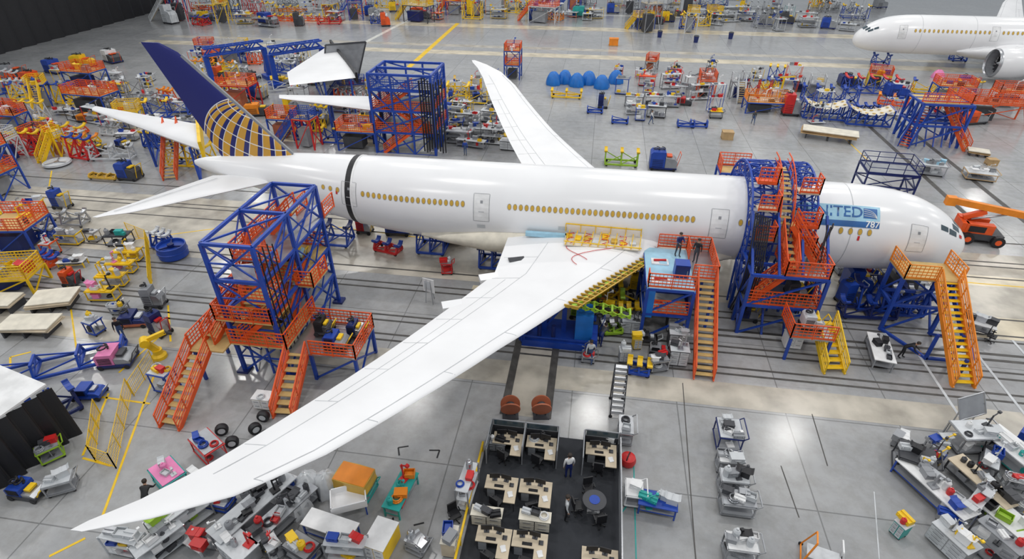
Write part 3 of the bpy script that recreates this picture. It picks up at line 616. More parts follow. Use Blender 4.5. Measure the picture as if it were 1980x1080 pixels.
for i_,(s0,n_,ph_) in enumerate(((3.2,18,0),(3.6,13,2))): ac.p('hydraulic_line',MB().path([wtop(s,.28+.12*i_+.15*math.sin(s*1.3+ph_),-1,.05) for s in [s0+i*.22 for i in range(n_)]],.02,5),'red')
p=wtop(6.3,.86,-1,.012); ac.p('access_opening',MB().box(p[0],p[1],p[2]+.02,1.1,.5,.03,.35),'dark')
for s in(8.6,12.2): p=wtop(s,1.0,-1); ac.p('flap_track',MB().box(p[0]-.1,p[1],p[2]-.1,1.2,.7,.3,.4),'white')
ac.p('fairing_frame',MB().box(-2.6,-3.15,4.3,3.2,.3,.3),'ltblue')

# ================= TAIL DOCK TOWER
t=T('tail_dock',"tall blue steel tower with orange railings and stairs at the airliner's near tail side",'access tower',(-18.6,26,0),0,None,True)
x0,x1,y0,y1=-20.0,-17.1,23.0,30.6
tower(t,x0,x1,y0,y1,[0,2.4,4.5,6.7,9.0],'blue',.2,True,2)
def deckrail(t,xa,xb,ya,yb,z,sides,dm='tread',rm='orange'):
    t.p('deck',MB().box((xa+xb)/2,(ya+yb)/2,z,xb-xa,yb-ya,.1),dm)
    P={'l':((xa,yb,z),(xa,ya,z)),'f':((xa,ya,z),(xb,ya,z)),'r':((xb,ya,z),(xb,yb,z)),'b':((xb,yb,z),(xa,yb,z))}
    for s in sides: m=MB(); guard(m,list(P[s]),1.1); t.p('guardrail',m,rm)
deckrail(t,x0,x1+.6,y0-.4,26.4,2.45,'fr'); deckrail(t,x0,x1,26.4,y1,2.45,'l','grey'); deckrail(t,x0-.6,x1,y0-.2,24.8,4.0,'lfr'); deckrail(t,x0,x1,26.4,y1,4.55,'fb'); deckrail(t,x0,x1,25,y1,6.75,'lf','steel'); deckrail(t,x0+1.2,x1+.2,30.6,32.2,6.75,'lr','steel')
deckrail(t,x0-2.0,x0,y0-1.2,24.4,2.45,'lb'); deckrail(t,x1,x1+1.1,26,28,4.5,'fr'); deckrail(t,x0-1.2,x0,24.6,26.6,3.9,'lf'); deckrail(t,x1-1.5,x1,y0,y0+1.4,5.3,'fr'); 
deckrail(t,x0-.9,x0+.6,27.4,29.8,5.6,'lfb')
for a in((x0-1.9,y0-1.1),(x0-1.9,24.3),(x0-1.1,26.5)): t.p('column',MB().bar(a+(0,),a+(2.45 if a[1]<26 else 3.9,),.16),'blue')
stairs(t,(x0-1.6,18.0,0),(x0-1.4,y0-1.2,2.45),1.2,indiv=True); stairs(t,(x0-.6,25.6,3.95),(x0-.4,27.6,5.6),.9,indiv=True); stairs(t,(x0+.5,23.4,2.5),(x0+2.2,23.4,4.0),.9,indiv=True); stairs(t,(x0+.9,24.0,4.05),(x0+.7,26.6,6.7),.95,indiv=True); stairs(t,(x1-.6,25,2.5),(x1-.6,28,4.5),.9); stairs(t,(x0-1.2,22.4,2.5),(x0-.7,24.8,3.9),.8); stairs(t,(x0+.8,28.4,6.8),(x0+2.4,28.4,8.4),.8)
stairs(t,(-15.8,19.6,0),(-16.0,22.8,2.0),1.15,indiv=True)
deckrail(t,-16.6,-12.5,22.8,25.8,2.0,'rb','steel'); m=MB(); guard(m,[(-12.5,22.8,2.05),(-15.2,22.8,2.05)]); t.p('guardrail',m,'orange')
for a in((-15.3,22.9),(-12.6,22.9),(-12.6,25.7)): t.p('column',MB().bar(a+(0,),a+(2,),.18),'blue')
m=MB().bar((-15.3,22.9,.1),(-12.6,22.9,1.9),.1).bar((-12.6,22.9,.1),(-12.6,25.7,1.9),.1).bar((-12.6,25.7,.1),(-12.6,22.9,1.9),.1); t.p('braces',m,'blue')
m=MB()
for y in(y0,(y0+y1)/2): m.bar((x0,y,9),(x1,y+3.8,9),.1)
t.p('roof_braces',m,'blue'); m=MB()
for q in((x0,y0),(x1,y0),(x0,y1),(x1,y1)): m.box(q[0],q[1],.08,.7,.7,.16)
t.p('foot_pads',m,'navy'); t.p('sign_board',MB().box(x0+1.5,23.6,6.9,1.2,.06,1.1,.3),'matwhite'); m=MB()
for k in range(4): m.path([(x1+.15+.1*k,y0+.2+.3*k,8.6-.8*a+.2*math.sin(a+k)) for a in range(10)],.04,5)
t.p('cable_bundle',m,'black'); m=MB().bar((x0+.8,y0,0),(x0+.8,y0,4.5),.1).bar((x1-1,y0,0),(x1-1,y0,2.4),.1)
for z in(1.2,3.4,5.5,7.8):
    m.bar((x0,y0,z),(x1,y0,z),.08); m.bar((x0,y0,z),(x0,y1,z),.08); m.bar((x1,y0,z),(x1,y1,z),.08)
for za,zb in((0,2.4),(2.4,4.5),(4.5,6.7),(6.7,9)):
    m.bar((x1,y0,za),(x0,y0,zb),.08)
    for k in range(4): ya=y0+k*1.9; m.bar((x0,ya,za if k%2 else zb),(x0,ya+1.9,zb if k%2 else za),.07); m.bar((x1,ya,za if k%2 else zb),(x1,ya+1.9,zb if k%2 else za),.07)
t.p('girts',m,'blue')
def machine_at(x,y,z,lab,**k):
    t=machine(500,500,lab,**k); t.o.location=(x,y,z); PL[-1]=(x,y); return t
machine_at(-15.2,24.8,2.06,'black reel unit at the left end of the deck beside the tail tower',w=.9,d=.9,h=1.1,bc='black',hoses=1)
machine_at(-14.0,23.8,2.06,'blue pump unit with black hoses on the orange railed deck beside the tail tower',w=1.3,d=1,h=.9,hoses=1)
machine_at(-13.2,24.9,2.06,'dark blue box unit at the right end of the deck beside the tail tower',w=.9,d=.9,h=1.0,bc='navy',hoses=1)
cabinet(515,785,'cream metal cabinet at the foot of the tail tower',1,.7,.9,0,'cream','matwhite',2,1)
machine_at(-18.4,25.2,2.5,'small red unit on the lowest deck inside the tail tower',w=1.0,d=.8,h=1,bc='rust',hoses=1); machine_at(-18.4,28.8,4.62,'pale blue unit on the middle deck inside the tail tower',w=1.1,d=.8,h=1,bc='ltblue',hoses=1)

# ================= FORWARD GANTRY (arches)
t=T('fuselage_gantry','blue arched gantry with orange platforms wrapped over the forward fuselage','access gantry',(12.8,35,0),0,None,True)
AX=[10.5,11.3,12.1,13.0,13.8,14.5]
for n_,X in enumerate(AX):
    m=MB(); ang=[R(-30+a*240/22) for a in range(23)]; ri=3.25; ro=4.15 if n_ in(0,2,3,5) else 3.85
    In=[(X,38-ri*math.cos(a),5+ri*math.sin(a)) for a in ang]; Ou=[(X,38-ro*math.cos(a),5+ro*math.sin(a)) for a in ang]
    for i in range(22):
        m.bar(In[i],In[i+1],.09); m.bar(Ou[i],Ou[i+1],.11); m.bar(In[i],Ou[i+1] if i%2 else Ou[i],.06); m.bar(Ou[i],In[i+1],.05)
    m.bar(Ou[0],(X,34.0,0),.16); m.bar(In[0],(X,34.9,0),.12); m.bar(In[0],(X,34.0,1.5),.07); m.bar((X,34.9,1.5),(X,34.0,0),.07); m.bar((X,34.0,1.5),(X,34.9,1.5),.07)
    t.p('arch',m,'blue')
m=MB()
for a in range(0,241,12):
    q=R(-30+a)
    for r in(3.25,4.15):
        for xa,xb in((10.5,12.1),(13.0,14.5)): m.bar((xa,38-r*math.cos(q),5+r*math.sin(q)),(xb,38-r*math.cos(q),5+r*math.sin(q)),.07)
    q2=R(-30+a+12)
    if a<240:
        for xa,xb in((10.5,12.1),(13.0,14.5)):
            m.bar((xa,38-4.15*math.cos(q),5+4.15*math.sin(q)),(xb,38-4.15*math.cos(q2),5+4.15*math.sin(q2)),.06); m.bar((xb,38-4.15*math.cos(q),5+4.15*math.sin(q)),(xa,38-4.15*math.cos(q2),5+4.15*math.sin(q2)),.06)
    if a%36==0: m.bar((12.1,38-4.15*math.cos(q),5+4.15*math.sin(q)),(13.0,38-4.15*math.cos(q),5+4.15*math.sin(q)),.07)
t.p('purlins',m,'blue')
sm=MB().box(0,0,0,.7,.34,.05).mesh('step','tread')
for k in range(14):
    a=R(14+k*5.6); t.m('step',sm,(12.55,38-4.05*math.cos(a),5+4.05*math.sin(a)))
for X in(12.15,12.95):
    m=MB(); m2=[(X,38-4.1*math.cos(R(a)),5+4.1*math.sin(R(a))) for a in range(8,100,12)]
    for a,b in zip(m2,m2[1:]): m.bar(a,(a[0],a[1],a[2]+.9),.05); m.bar((a[0],a[1],a[2]+.9),(b[0],b[1],b[2]+.9),.06); m.bar((a[0],a[1],a[2]+.5),(b[0],b[1],b[2]+.5),.04)
    t.p('arch_handrail',m,'orange')
for xa,xb,a,cc in((10.7,11.9,38,'tan'),(13.2,14.4,26,'orange'),(13.2,14.4,56,'tan'),(10.7,11.9,64,'orange'),(10.7,11.9,12,'steel'),(13.2,14.4,5,'tan')):
    y=38-4.25*math.cos(R(a)); z=5+4.25*math.sin(R(a)); deckrail(t,xa,xb,y-.6,y+.3,z,'fr',cc)
tower(t,10.5,15.0,31.2,34,[0,2.3,4.6],'blue',.2,True,2); 
for X in(10.5,12.1,13.5,15.0): t.p('raker',MB().bar((X,31.2,4.6),(X,34.4,7.4),.14),'blue'); t.p('raker',MB().bar((X,31.2,0),(X,34.2,4.2),.13),'blue')
deckrail(t,10.5,15.0,31.2,33.8,2.35,'fr','steel'); deckrail(t,12.4,15.0,31.2,33.8,4.65,'lfr','steel')
stairs(t,(11.0,32,2.4),(12.8,32,4.6),.8); stairs(t,(14.7,33,4.7),(12.9,33.7,7),.7); stairs(t,(15.7,27.9,0),(15.3,30.6,1.8),1.25,'yellow','yellow',True); stairs(t,(12.8,31.6,4.7),(12.8,34.1,6.2),.75,'orange','tread',True)
deckrail(t,12.9,15.4,28.8,31,1.8,'lf','steel')
for a in((13.0,28.9),(15.3,28.9)): t.p('column',MB().bar(a+(0,),a+(1.7,),.16),'blue')
for z in(4.2,6.4): deckrail(t,9.9,12.3,42.6,44.2,z,'lb')
tower(t,9.9,12.3,42.6,44.2,[0,2.2,4.2,6.4],'blue',.15)
m=MB()
for k in range(8): m.path([(10.4+.1*k,33.4-.1*k-2.2*math.sin(a/10*math.pi)*.5,7.8-.75*a) for a in range(11)],.05,5)
t.p('cable_bundle',m,'black'); m=MB()
for k in range(5): m.path([(14.7+.1*k,33.2-.3*math.sin(a+k),7.4-.7*a) for a in range(11)],.05,5)
t.p('cable_bundle',m,'dark')
machine_at(14.3,29.9,1.86,'grey bent duct unit on the orange railed deck before the arched gantry',w=1.2,d=.9,h=1.1,bc='light',hoses=1)
machine_at(13.9,32.6,2.42,'dark unit on the lower deck of the arched gantry',w=1.2,d=.9,h=1.1,bc='dark',hoses=1)
machine_at(11.4,32.8,0,'dark blue unit on the floor inside the base of the arched gantry',w=1.3,d=.9,h=1.3,bc='navy',hoses=1)

# ================= WING ROOT DOCK
t=T('wing_root_dock','blue platform tower with white deck and stair at the near wing root','access platform',(5.6,31,0),0,None,True)
tower(t,4.1,6.9,29.6,34.4,[0,2.1,4.0],'blue',.2,True,2); t.p('deck',MB().box(5.5,32,4.06,2.9,4.9,.12),'ltblue'); t.p('deck',MB().box(5.4,31.2,2.1,2.8,3.0,.1),'matwhite')
for P in([(4.1,30.2,4.1),(4.1,29.6,4.1),(6.9,29.6,4.1)],[(6.9,33.2,4.1),(6.9,34.6,4.1),(5.0,34.6,4.1)]): m=MB(); guard(m,P); t.p('guardrail',m,'orange')
m=MB(); guard(m,[(6.9,31,4.1),(8.4,31,4.1),(8.4,34.6,4.1),(6.9,34.6,4.1)]); t.p('guardrail',m,'orange'); t.p('deck',MB().box(7.7,32.8,4.05,1.6,3.6,.1),'steel')
stairs(t,(7.75,26.2,0),(7.75,31,4.0),1.15,'orange','tread',True)
for a in((8.4,31.1),(8.4,34.5)): t.p('column',MB().bar(a+(0,),a+(4,),.16),'blue')
m=MB(); guard(m,[(4.1,29.6,2.15),(6.9,29.6,2.15)]); t.p('guardrail',m,'orange')
t.p('side_panel',MB().box(6.97,32,2.9,.06,2.6,1.9),'navy'); t.p('corner_panel',MB().box(4.3,29.55,2.9,.6,.05,2.1),'brightblue')
person(6.2,33.6,4.12,20,'person in dark blue shirt leaning over the left side of the wing root platform','reach','navy','dark')
person(7.3,33.0,4.1,-30,'person in black standing on the right side of the wing root platform','stand','black','dark')
mx=T('equipment_case','blue cabinet on the top deck of the wing root platform','cabinet',(6.2,31.2,4.12)); mx.p('body',MB().box(0,0,.5,.9,.8,1.0),'blue'); mx.p('door',MB().box(0,-.42,.5,.8,.04,.9),'navy'); mx.p('handle',MB().box(.3,-.46,.5,.04,.04,.3),'steel')
for i,(x,y,z,l) in enumerate([(4.9,30.4,4.12,'lower front'),(5.0,32.6,4.12,'middle'),(4.9,30.6,2.15,'lower deck')]):
    o=T('parts_tray',f'red and white parts tray at the {l} of the wing root platform','tray',(x,y,z)); o.p('tray',MB().box(0,0,.05,1.1,.7,.1),'matwhite'); o.p('tool_roll',MB().tube((-.4,0,.16),(.4,.1,.16),.08),'red'); o.p('sheet',MB().box(.2,-.15,.115,.5,.3,.02),'ltblue')

# ================= NOSE STAIR
t=T('nose_boarding_stair','orange and yellow boarding stair leading to the door at the airliner nose','boarding stair',(22,31,0),0,None,True)
stairs(t,(22.9,27.8,0),(22.5,32.7,4.2),1.25,'amber','yellow',True)
deckrail(t,20.0,23.3,32.7,34.9,4.25,'lr','tread','amber'); m=MB(); guard(m,[(20,32.7,4.25),(21.8,32.7,4.25)]); t.p('guardrail',m,'amber')
tower(t,20.1,23.2,32.9,34.7,[0,2.1,4.2],'blue',.2); m=MB(); m.bar((23.2,30.2,1.9),(23.2,32.9,0),.16); m.bar((21.8,30.2,0),(21.8,30.2,2.0),.16); m.bar((23.2,29,0),(23.2,29,1.2),.16); m.bar((23.2,30.2,0),(23.2,30.2,2.1),.16); m.bar((21.8,30.2,.1),(20.1,32.9,.1),.16); m.bar((21.8,30.2,.1),(23.2,30.2,.1),.16); t.p('support_frame',m,'blue')
m=MB(); m.bar((24.8,30.6,0),(23.3,34.5,4.1),.18); m.bar((25.1,32.5,0),(23.4,34.7,4.1),.18); m.bar((24.8,30.6,.1),(25.1,32.5,.1),.14); t.p('outrigger',m,'blue')

# ================= BOOM LIFT
bx,by=G(1885,462)
t=T('boom_lift','orange boom lift with amber boom parked off the airliner nose','boom lift',(bx,by,0),R(-8)); t.p('chassis',MB().box(0,0,.65,3.0,1.8,.5),'dark')
for i in(-1,1):
    for j in(-1,1): q=t.m('wheel',MB().tube((0,-.2,0),(0,.2,0),.48,.48,18).mesh('wheel','black'),(i*1.1,j*1.05,.48)); link('wheel_rim',MB().tube((0,-.22,0),(0,.22,0),.24,.24,12).mesh('rim','orange'),q)
m=MB().box(-.6,.55,1.35,2.2,.7,.9).box(-.4,-.55,1.3,2.0,.6,.8).box(-1.5,0,1.3,.5,1.6,.8); t.p('turntable',m,'orange'); t.p('engine_grille',MB().box(-.6,-.87,1.3,1.2,.04,.5),'black')
t.p('lower_boom',MB().bar((-1.6,0,1.9),(-.2,0,2.6),.35,.4),'orange'); t.p('main_boom',MB().bar((-2.9,0,3.25),(2.8,0,2.6),.4,.5),'amber'); t.p('telescopic_boom',MB().bar((2.6,0,2.62),(6.6,0,2.05),.28,.32),'yellow'); t.p('boom_head',MB().box(-3.0,0,3.2,.7,.6,.7),'amber'); t.p('hydraulic_cylinder',MB().tube((-1,0,1.8),(1.3,0,2.5),.09),'steel')
m=MB(); m.box(7.2,0,1.15,.9,1.6,.08); guard(m,[(6.8,-.8,1.2),(7.6,-.8,1.2),(7.6,.8,1.2),(6.8,.8,1.2),(6.8,-.8,1.2)]); t.p('basket',m,'orange')

# ================= UNDER-AIRCRAFT EQUIPMENT
def dolly(px,py,lab,w=2.6,d=2,h=1.9,rz=0):
    t=jig(px,py,lab,w,d,h,rz,'blue','navy','fuselage_dolly','dolly',3); return t
dolly(838,482,'blue fuselage dolly under the rear fuselage, right of the black joint ring',2.2,2,1.5); dolly(640,468,'blue fuselage dolly under the tail section',3.6,1.6,1.6); dolly(955,510,'blue fuselage dolly at the trailing edge of the near wing root',2,2,1.5)
dolly(1690,590,'blue support dolly beneath the nose section',3.0,2,1.7)
t=T('wing_lift_cart','large blue lifting cart standing under the near wing','lift cart',(-1.2,29.0,0)); t.p('base_frame',MB().box(0,0,.45,5,2.2,.3).box(-2.3,0,.7,.4,2.4,.5).box(2.3,0,.7,.4,2.4,.5).box(0,-1.1,.25,4.6,.3,.5),'blue'); wheels(t,4.4,2.0,.2)
t.p('control_cabinet',MB().box(1.6,-.2,1.6,1.1,1.4,1.9),'brightblue'); t.p('mast',MB().bar((-1,0,.5),(-1,0,3),.4).bar((.3,0,.5),(.3,0,3),.3).bar((-1,0,.6),(.3,0,2.8),.15),'blue')
for i in range(3): t.p('actuator',MB().tube((-2.1+i*.9,-.9,.6),(-2.1+i*.9,-.9,1.6),.14),'navy')
t.p('rail',MB().bar((-2.3,-1.3,.9),(2.3,-1.3,.9),.08).bar((-2.3,-1.3,.4),(-2.3,-1.3,.9),.08).bar((2.3,-1.3,.4),(2.3,-1.3,.9),.08),'blue')
t=jig(1200,600,'yellow and green engine mount trolley beneath the near wing leading edge',3.2,1.4,1.2,0,'yellow','green','engine_mount_trolley','trolley',3)
machine(1140,640,'dark cluttered tooling unit right of the large blue lifting cart',1.2,1,1.5,0,'dark','navy','blue')
cabinet(1218,640,'grey drawer cabinet under the wing left of the stacked grey cases',1.2,.8,1.1,0,'grey','light',3,4)
for i,(px,py,l) in enumerate([(1300,600,'farthest'),(1303,635,'second farthest'),(1306,668,'second nearest'),(1308,700,'nearest')]): cabinet(px,py,f'{l} grey rolling cabinet in the row left of the wing root stair',1.1,.9,1.3,0,'dark','light',3,3,cols=['grey','dark','light','steel'],g='grey rolling cabinets beside the wing root stair')
cart(1270,712,'bent steel tube cart at the foot of the wing root stair',1.1,.8,.9,20,'steel','grey',2,3)
gp(1160,668,150,'person in dark clothes working beside the blue lifting cart under the wing','bend','dark','navy')
cabinet(1528,668,'white box cabinet at the foot of the arched gantry',1,.8,1,0,'matwhite','white',2,1,cols=['light','matwhite'])
machine(1750,570,'black ground power unit under the nose behind the boarding stair',3,1.6,1.7,0,'dark','navy','steel'); machine(1650,560,'dark blue ground cart under the nose left of the black power unit',1.8,1.4,2,0,'blue')
t=bench(1695,690,'white table with dark gear left of the boarding stair foot',2.8,1.2,.85,80,'matwhite','steel',6,['black','dark','light'])
gp(1740,690,60,'person in black bending at the white table beside the boarding stair','bend','black','black')
x,y=G(832,585); t=T('easel_board','white notice board on an easel behind the near wing','board',(x,y,0),R(-15)); t.p('board',MB().box(0,0,1.5,.9,.05,1.1),'matwhite'); t.p('paper',MB().box(-.1,-.03,1.5,.5,.01,.7),'light')
for s in(-1,1): t.p('leg',MB().bar((s*.3,-.1,0),(s*.15,0,2.0),.05),'steel')
t.p('leg',MB().bar((0,.6,0),(0,.05,1.8),.05),'steel')
cart(865,528,'small red service cart behind the near wing trailing edge',.8,.6,1,10,'red','steel',2,3)
x,y=G(1192,790); t=T('rolling_ladder','tall black rolling ladder with shelves in front of the under-wing cabinets','ladder',(x,y,0)); t.p('frame',MB().bar((-.35,-.6,0),(-.35,.6,2.9),.07).bar((.35,-.6,0),(.35,.6,2.9),.07).bar((-.35,.9,0),(-.35,.6,2.9),.07).bar((.35,.9,0),(.35,.6,2.9),.07),'dark')
me=MB().box(0,0,0,.7,.25,.05).mesh('step','steel')
for i in range(9): t.m('step',me,(0,-.55+i*.14,.3+i*.3))
wheels(t,.7,1.4,.1)

# ================= LOOSE STABILIZERS ON FIXTURES
def wingpanel(pl,zz,lab,thick=.35,name='loose_stabilizer',fix='blue',m='wingwhite'):
    P=[G(a,b,zz) for a,b in pl]; cx=sum(p[0] for p in P)/4; cy=sum(p[1] for p in P)/4
    t=T(name,lab,'wing panel',(cx,cy,0),0,None,True); P=[Vector(p+(zz,)) for p in P]
    rs=[]
    for i in range(7):
        k=i/6; a=P[0].lerp(P[1],k); b=P[3].lerp(P[2],k); th=thick*(1-.7*k); up=[a.lerp(b,f)+Vector((0,0,yt(f,.5)*th*2)) for f in(0,.04,.15,.35,.6,1)]; lo=[a.lerp(b,f)-Vector((0,0,yt(f,.5)*th*2)) for f in(.6,.35,.15,.04)]
        rs.append([tuple(q) for q in up+lo])
    t.p('skin',MB().rings(rs),m,smooth=True)
    q=MB().bar(tuple(P[0]),tuple(P[3]),.3,thick*1.6); t.p('root_rib',q,'yellow' if thick>.85 else 'black')
    for k in(.1,.5):
        a=P[0].lerp(P[1],k); b=P[3].lerp(P[2],k); q=MB()
        for e in(a,b): q.bar((e.x,e.y,0),(e.x,e.y,zz-thick*.2),.18)
        q.bar((a.x,a.y,.3),(b.x,b.y,zz-.4),.12); q.bar((b.x,b.y,.3),(a.x,a.y,zz-.4),.12); q.bar((a.x,a.y,.3),(b.x,b.y,.3),.16); q.bar((a.x,a.y,zz-.4),(b.x,b.y,zz-.4),.14); t.p('stand',q,fix)
    return t
wingpanel([(390,290),(178,213),(186,205),(385,240)],4.2,'loose white wing panel on a blue stand far left behind the tail',1.0)
wingpanel([(735,215),(540,190),(540,183),(735,186)],4.0,'loose white wing panel with dark end between the tail fin and the far blue tower',.8)
t=wingpanel([(690,150),(560,165),(555,140),(640,85)],4.5,'loose white fin panel with dark edge held in tall blue frames',.8)
stp=T('rolling_stair','orange rolling stair set against the loose white wing panel','stair',G(335,345)+(0,),R(0)); stairs(stp,(0,-.5,0),(-1.6,4.2,4.0),1.3,'orange','tread',True); stp.p('support',MB().bar((-1.0,3.9,0),(-1.0,3.9,3.7),.15).bar((-2.2,3.9,0),(-2.2,3.9,3.7),.15).bar((-1.6,4.0,0),(-1.5,1,.6),.12).bar((-1,3.9,.2),(-2.2,3.9,.2),.1),'blue')
jig(375,318,'yellow cradle under the root of the loose white wing panel',4.5,2.0,2.2,0,'yellow','yellow')
machine(255,345,'blue forked lifting unit left of the rolling stair',2,1.4,1.8,0,'blue')
jig(205,345,'low yellow and steel trolley on the floor left of the tail stabilizer tip',3,.9,.5,0,'gold','steel',n=4,saddle=False)
def cframe(px,py,lab,L=9,H=5,rz=0):
    t=T('portal_frame',lab,'frame',G(px,py)+(0,),R(rz)); m=MB()
    for e in(-1,1): t.p('leg',MB().bar((e*L/2,0,0),(e*L/2,0,H),.7).box(e*L/2,0,.3,1.8,2.4,.6),'blue')
    for yy in(-.5,.5):
        for z in(H,H+1): m.bar((-L/2,yy,z),(L/2,yy,z),.24)
        n=8
        for i in range(n): m.bar((-L/2+L*i/n,yy,H+(i%2)),(-L/2+L*(i+1)/n,yy,H+((i+1)%2)),.15)
    for i in range(9): m.bar((-L/2+L*i/8,-.5,H+1),(-L/2+L*i/8,.5,H+1),.14)
    t.p('truss_beam',m,'blue'); return t
cframe(470,160,'blue portal frame with truss beam left of the loose fin panel',8.5,4.6,48); cframe(585,158,'blue portal frame with truss beam beside the loose fin panel',8,4.6,48)
dr=T('draped_screen','dark green and grey screen leaning at the right end of the loose fin panel','screen',G(655,165)+(0,)); dr.p('panel',MB().add([(-2.5,0,0),(2.5,1,0),(4.5,2.0,6.0),(-1,0,5.8),(-2.5,.15,0),(2.5,1.15,0),(4.5,2.15,6.0),(-1,.15,5.8)],[(0,1,2,3),(7,6,5,4),(0,4,5,1),(1,5,6,2),(2,6,7,3),(3,7,4,0)]),'grey'); dr.p('frame',MB().bar((-2.5,0,0),(-1,0,5.8),.2).bar((-1,0,5.8),(4.5,2,6),.2).bar((4.5,2,6),(2.5,1,0),.2),'dark')
x,y=G(800,285); t=T('far_access_tower','large blue scaffold tower with orange stairs behind the rear fuselage','access tower',(x,y,0)); 
tower(t,-3.6,3.2,-2,3.5,[0,2.4,4.8,7,8.6],'blue',.26,True,2)
m=MB()
for X in(-1.2,.8):
    for Y in(-2,3.5): m.bar((X,Y,0),(X,Y,8.6),.18)
for za,zb in((0,2.4),(2.4,4.8),(4.8,7),(7,8.6)): m.bar((-3.6,-2,zb),(-1.2,-2,za),.12); m.bar((.8,-2,za),(3.2,-2,zb),.12); m.bar((-1.2,-2,zb),(.8,-2,za),.12); m.bar((-3.6,-2,za),(3.2,-2,za),.1) ; m.bar((-3.6,3.5,za),(3.2,3.5,za),.1)
t.p('inner_frame',m,'blue')
for z in(2.4,4.8,7): deckrail(t,-3.6,3.2,-2,3.5,z,'lfr','grey','orange' if z<7 else 'blue')
stairs(t,(-2.8,-1.6,0),(.5,-1.6,2.4),.9); stairs(t,(2.4,-1.4,2.4),(-1,-1.4,4.8),.9); stairs(t,(-2.6,-1.2,4.8),(.8,-1.2,7),.9)
m=MB()
for k in range(9): m.path([(2.0+.3*k,-2.2,8.2-.75*a+.3*math.sin(a+k)) for a in range(11)],.08,5)
t.p('cable_bundle',m,'black')
platform(700,285,'orange railed platform left of the large blue scaffold tower',4.5,2.5,2.2,0,stair='n',it=4); platform(470,205,'red orange work stand right behind the tail fin',4.5,2.5,3,0,'red','orange'); platform(555,265,'blue and orange work stand at the right foot of the tail fin',3,2,2.4,0,stair='n')
jig(655,275,'blue adjustable cradle left of the orange platform behind the rear fuselage',3.6,1.6,1.6); machine(620,240,'blue drive unit behind the rear fuselage near the tail fin',2.4,1.6,1.6)

# ================= OFFICE AREA
struct('floor_office',MB().box(-.8,16.2,.02,7,8.8,.04),'carpet')
def partition(x,y,w,rz,lab,h=1.4,g='dark office partitions around the desks'):
    t=T('office_partition',lab,'partition',(x,y,.04),R(rz),g); t.p('fabric_panel',MB().box(0,0,.5,w,.06,.95),'dark'); t.p('glass_panel',MB().box(0,0,1.18,w-.1,.02,.4),'glass')
    t.p('frame',MB().bar((-w/2,0,0),(-w/2,0,h),.06).bar((w/2,0,0),(w/2,0,h),.06).bar((-w/2,0,h),(w/2,0,h),.05).bar((-w/2,0,.98),(w/2,0,.98),.05),'grey'); return t
def monitor(x,y,z,rz,lab,g):
    t=T('monitor',lab,'monitor',(x,y,z),R(rz),g); t.p('screen',MB().box(0,0,.32,.5,.04,.32),'black'); t.p('stand',MB().box(0,.03,.1,.06,.04,.2).box(0,.02,.01,.24,.18,.02),'dark')
def keyboard(x,y,z,rz,lab,g):
    o=link('keyboard',KB); o.location=(x,y,z); o.rotation_euler[2]=R(rz); tag(o,lab,'keyboard',g)
m=MB().box(0,0,.01,.44,.15,.02)
for i in range(4): m.box(0,-.052+i*.035,.024,.41,.025,.01)
KB=m.mesh('keyboard','black')
def papers(x,y,z,rz,lab,g):
    o=link('paper_stack',PPR); o.location=(x,y,z); o.rotation_euler[2]=R(rz); tag(o,lab,'papers',g)
m=MB().box(0,0,.015,.22,.3,.03,.1).box(.01,0,.035,.21,.29,.01,-.15); PPR=m.mesh('papers','matwhite')
def ochair(x,y,rz,lab,g=None,c='black',z=0.04):
    t=T('office_chair',lab,'chair',(x,y,z),R(rz),g); t.p('seat',MB().box(0,0,.47,.5,.48,.08),c); t.p('backrest',MB().box(0,.24,.8,.46,.06,.5),c)
    t.p('gas_lift',MB().tube((0,0,.1),(0,0,.44),.03),'steel'); m=MB()
    for i in range(5): a=i*1.2566; m.bar((0,0,.1),(.28*math.cos(a),.28*math.sin(a),.06),.04); m.tube((.28*math.cos(a),.28*math.sin(a)-.02,.04),(.28*math.cos(a),.28*math.sin(a)+.02,.04),.04,n=8)
    t.p('star_base',m,'black')
    for s in(-1,1): t.p('armrest',MB().bar((s*.27,-.1,.66),(s*.27,.16,.66),.05).bar((s*.27,.05,.45),(s*.27,.05,.66),.03),c)
def desk(x,y,rz,lab,mon=2,chair=True,w=1.55,g=None,cr=0):
    t=T('office_desk',lab,'desk',(x,y,.04),R(rz),g); t.p('desktop',MB().prism([(-w/2,-.1),(w/2-.55,-.1),(w/2-.55,-.75),(w/2,-.75),(w/2,.65),(-w/2,.65)],.7,.75),'tan')
    for q in((-w/2+.06,0),(w/2-.06,-.65),(-w/2+.06,.55),(w/2-.06,.55)): t.p('leg',MB().bar(q+(0,),q+(.7,),.05),'dark')
    d=t.p('drawer_pedestal',MB().box(-w/2+.3,.25,.33,.4,.6,.64),'dark')
    for k in range(3): t.p('drawer_front',MB().box(-w/2+.3,-.06,.14+.2*k,.37,.02,.18),'grey',d)
    c,s=math.cos(R(rz)),math.sin(R(rz)); loc=lambda a,b:(x+a*c-b*s,y+a*s+b*c)
    for k in range(mon): monitor(*loc(-.35+.56*k,.4),.79,rz+(8-16*k),f'black monitor on the {lab}',f'monitors on the {lab}')
    keyboard(*loc(-.1,.08),.79,rz,f'black keyboard on the {lab}',f'keyboards on the {lab}'); papers(*loc(.5,-.3),.79,rz+20,f'white papers on the {lab}',f'papers on the {lab}')
    q=T('phone',f'dark phone on the {lab}','phone',loc(.5,.2)+(.79,),R(rz)); q.p('base',MB().box(0,0,.025,.2,.2,.05),'dark'); q.p('handset',MB().bar((-.07,-.08,.07),(-.07,.08,.07),.04),'black')
    if chair: ochair(*loc(-.1,-.6),rz+180+cr,f'black office chair at the {lab}')
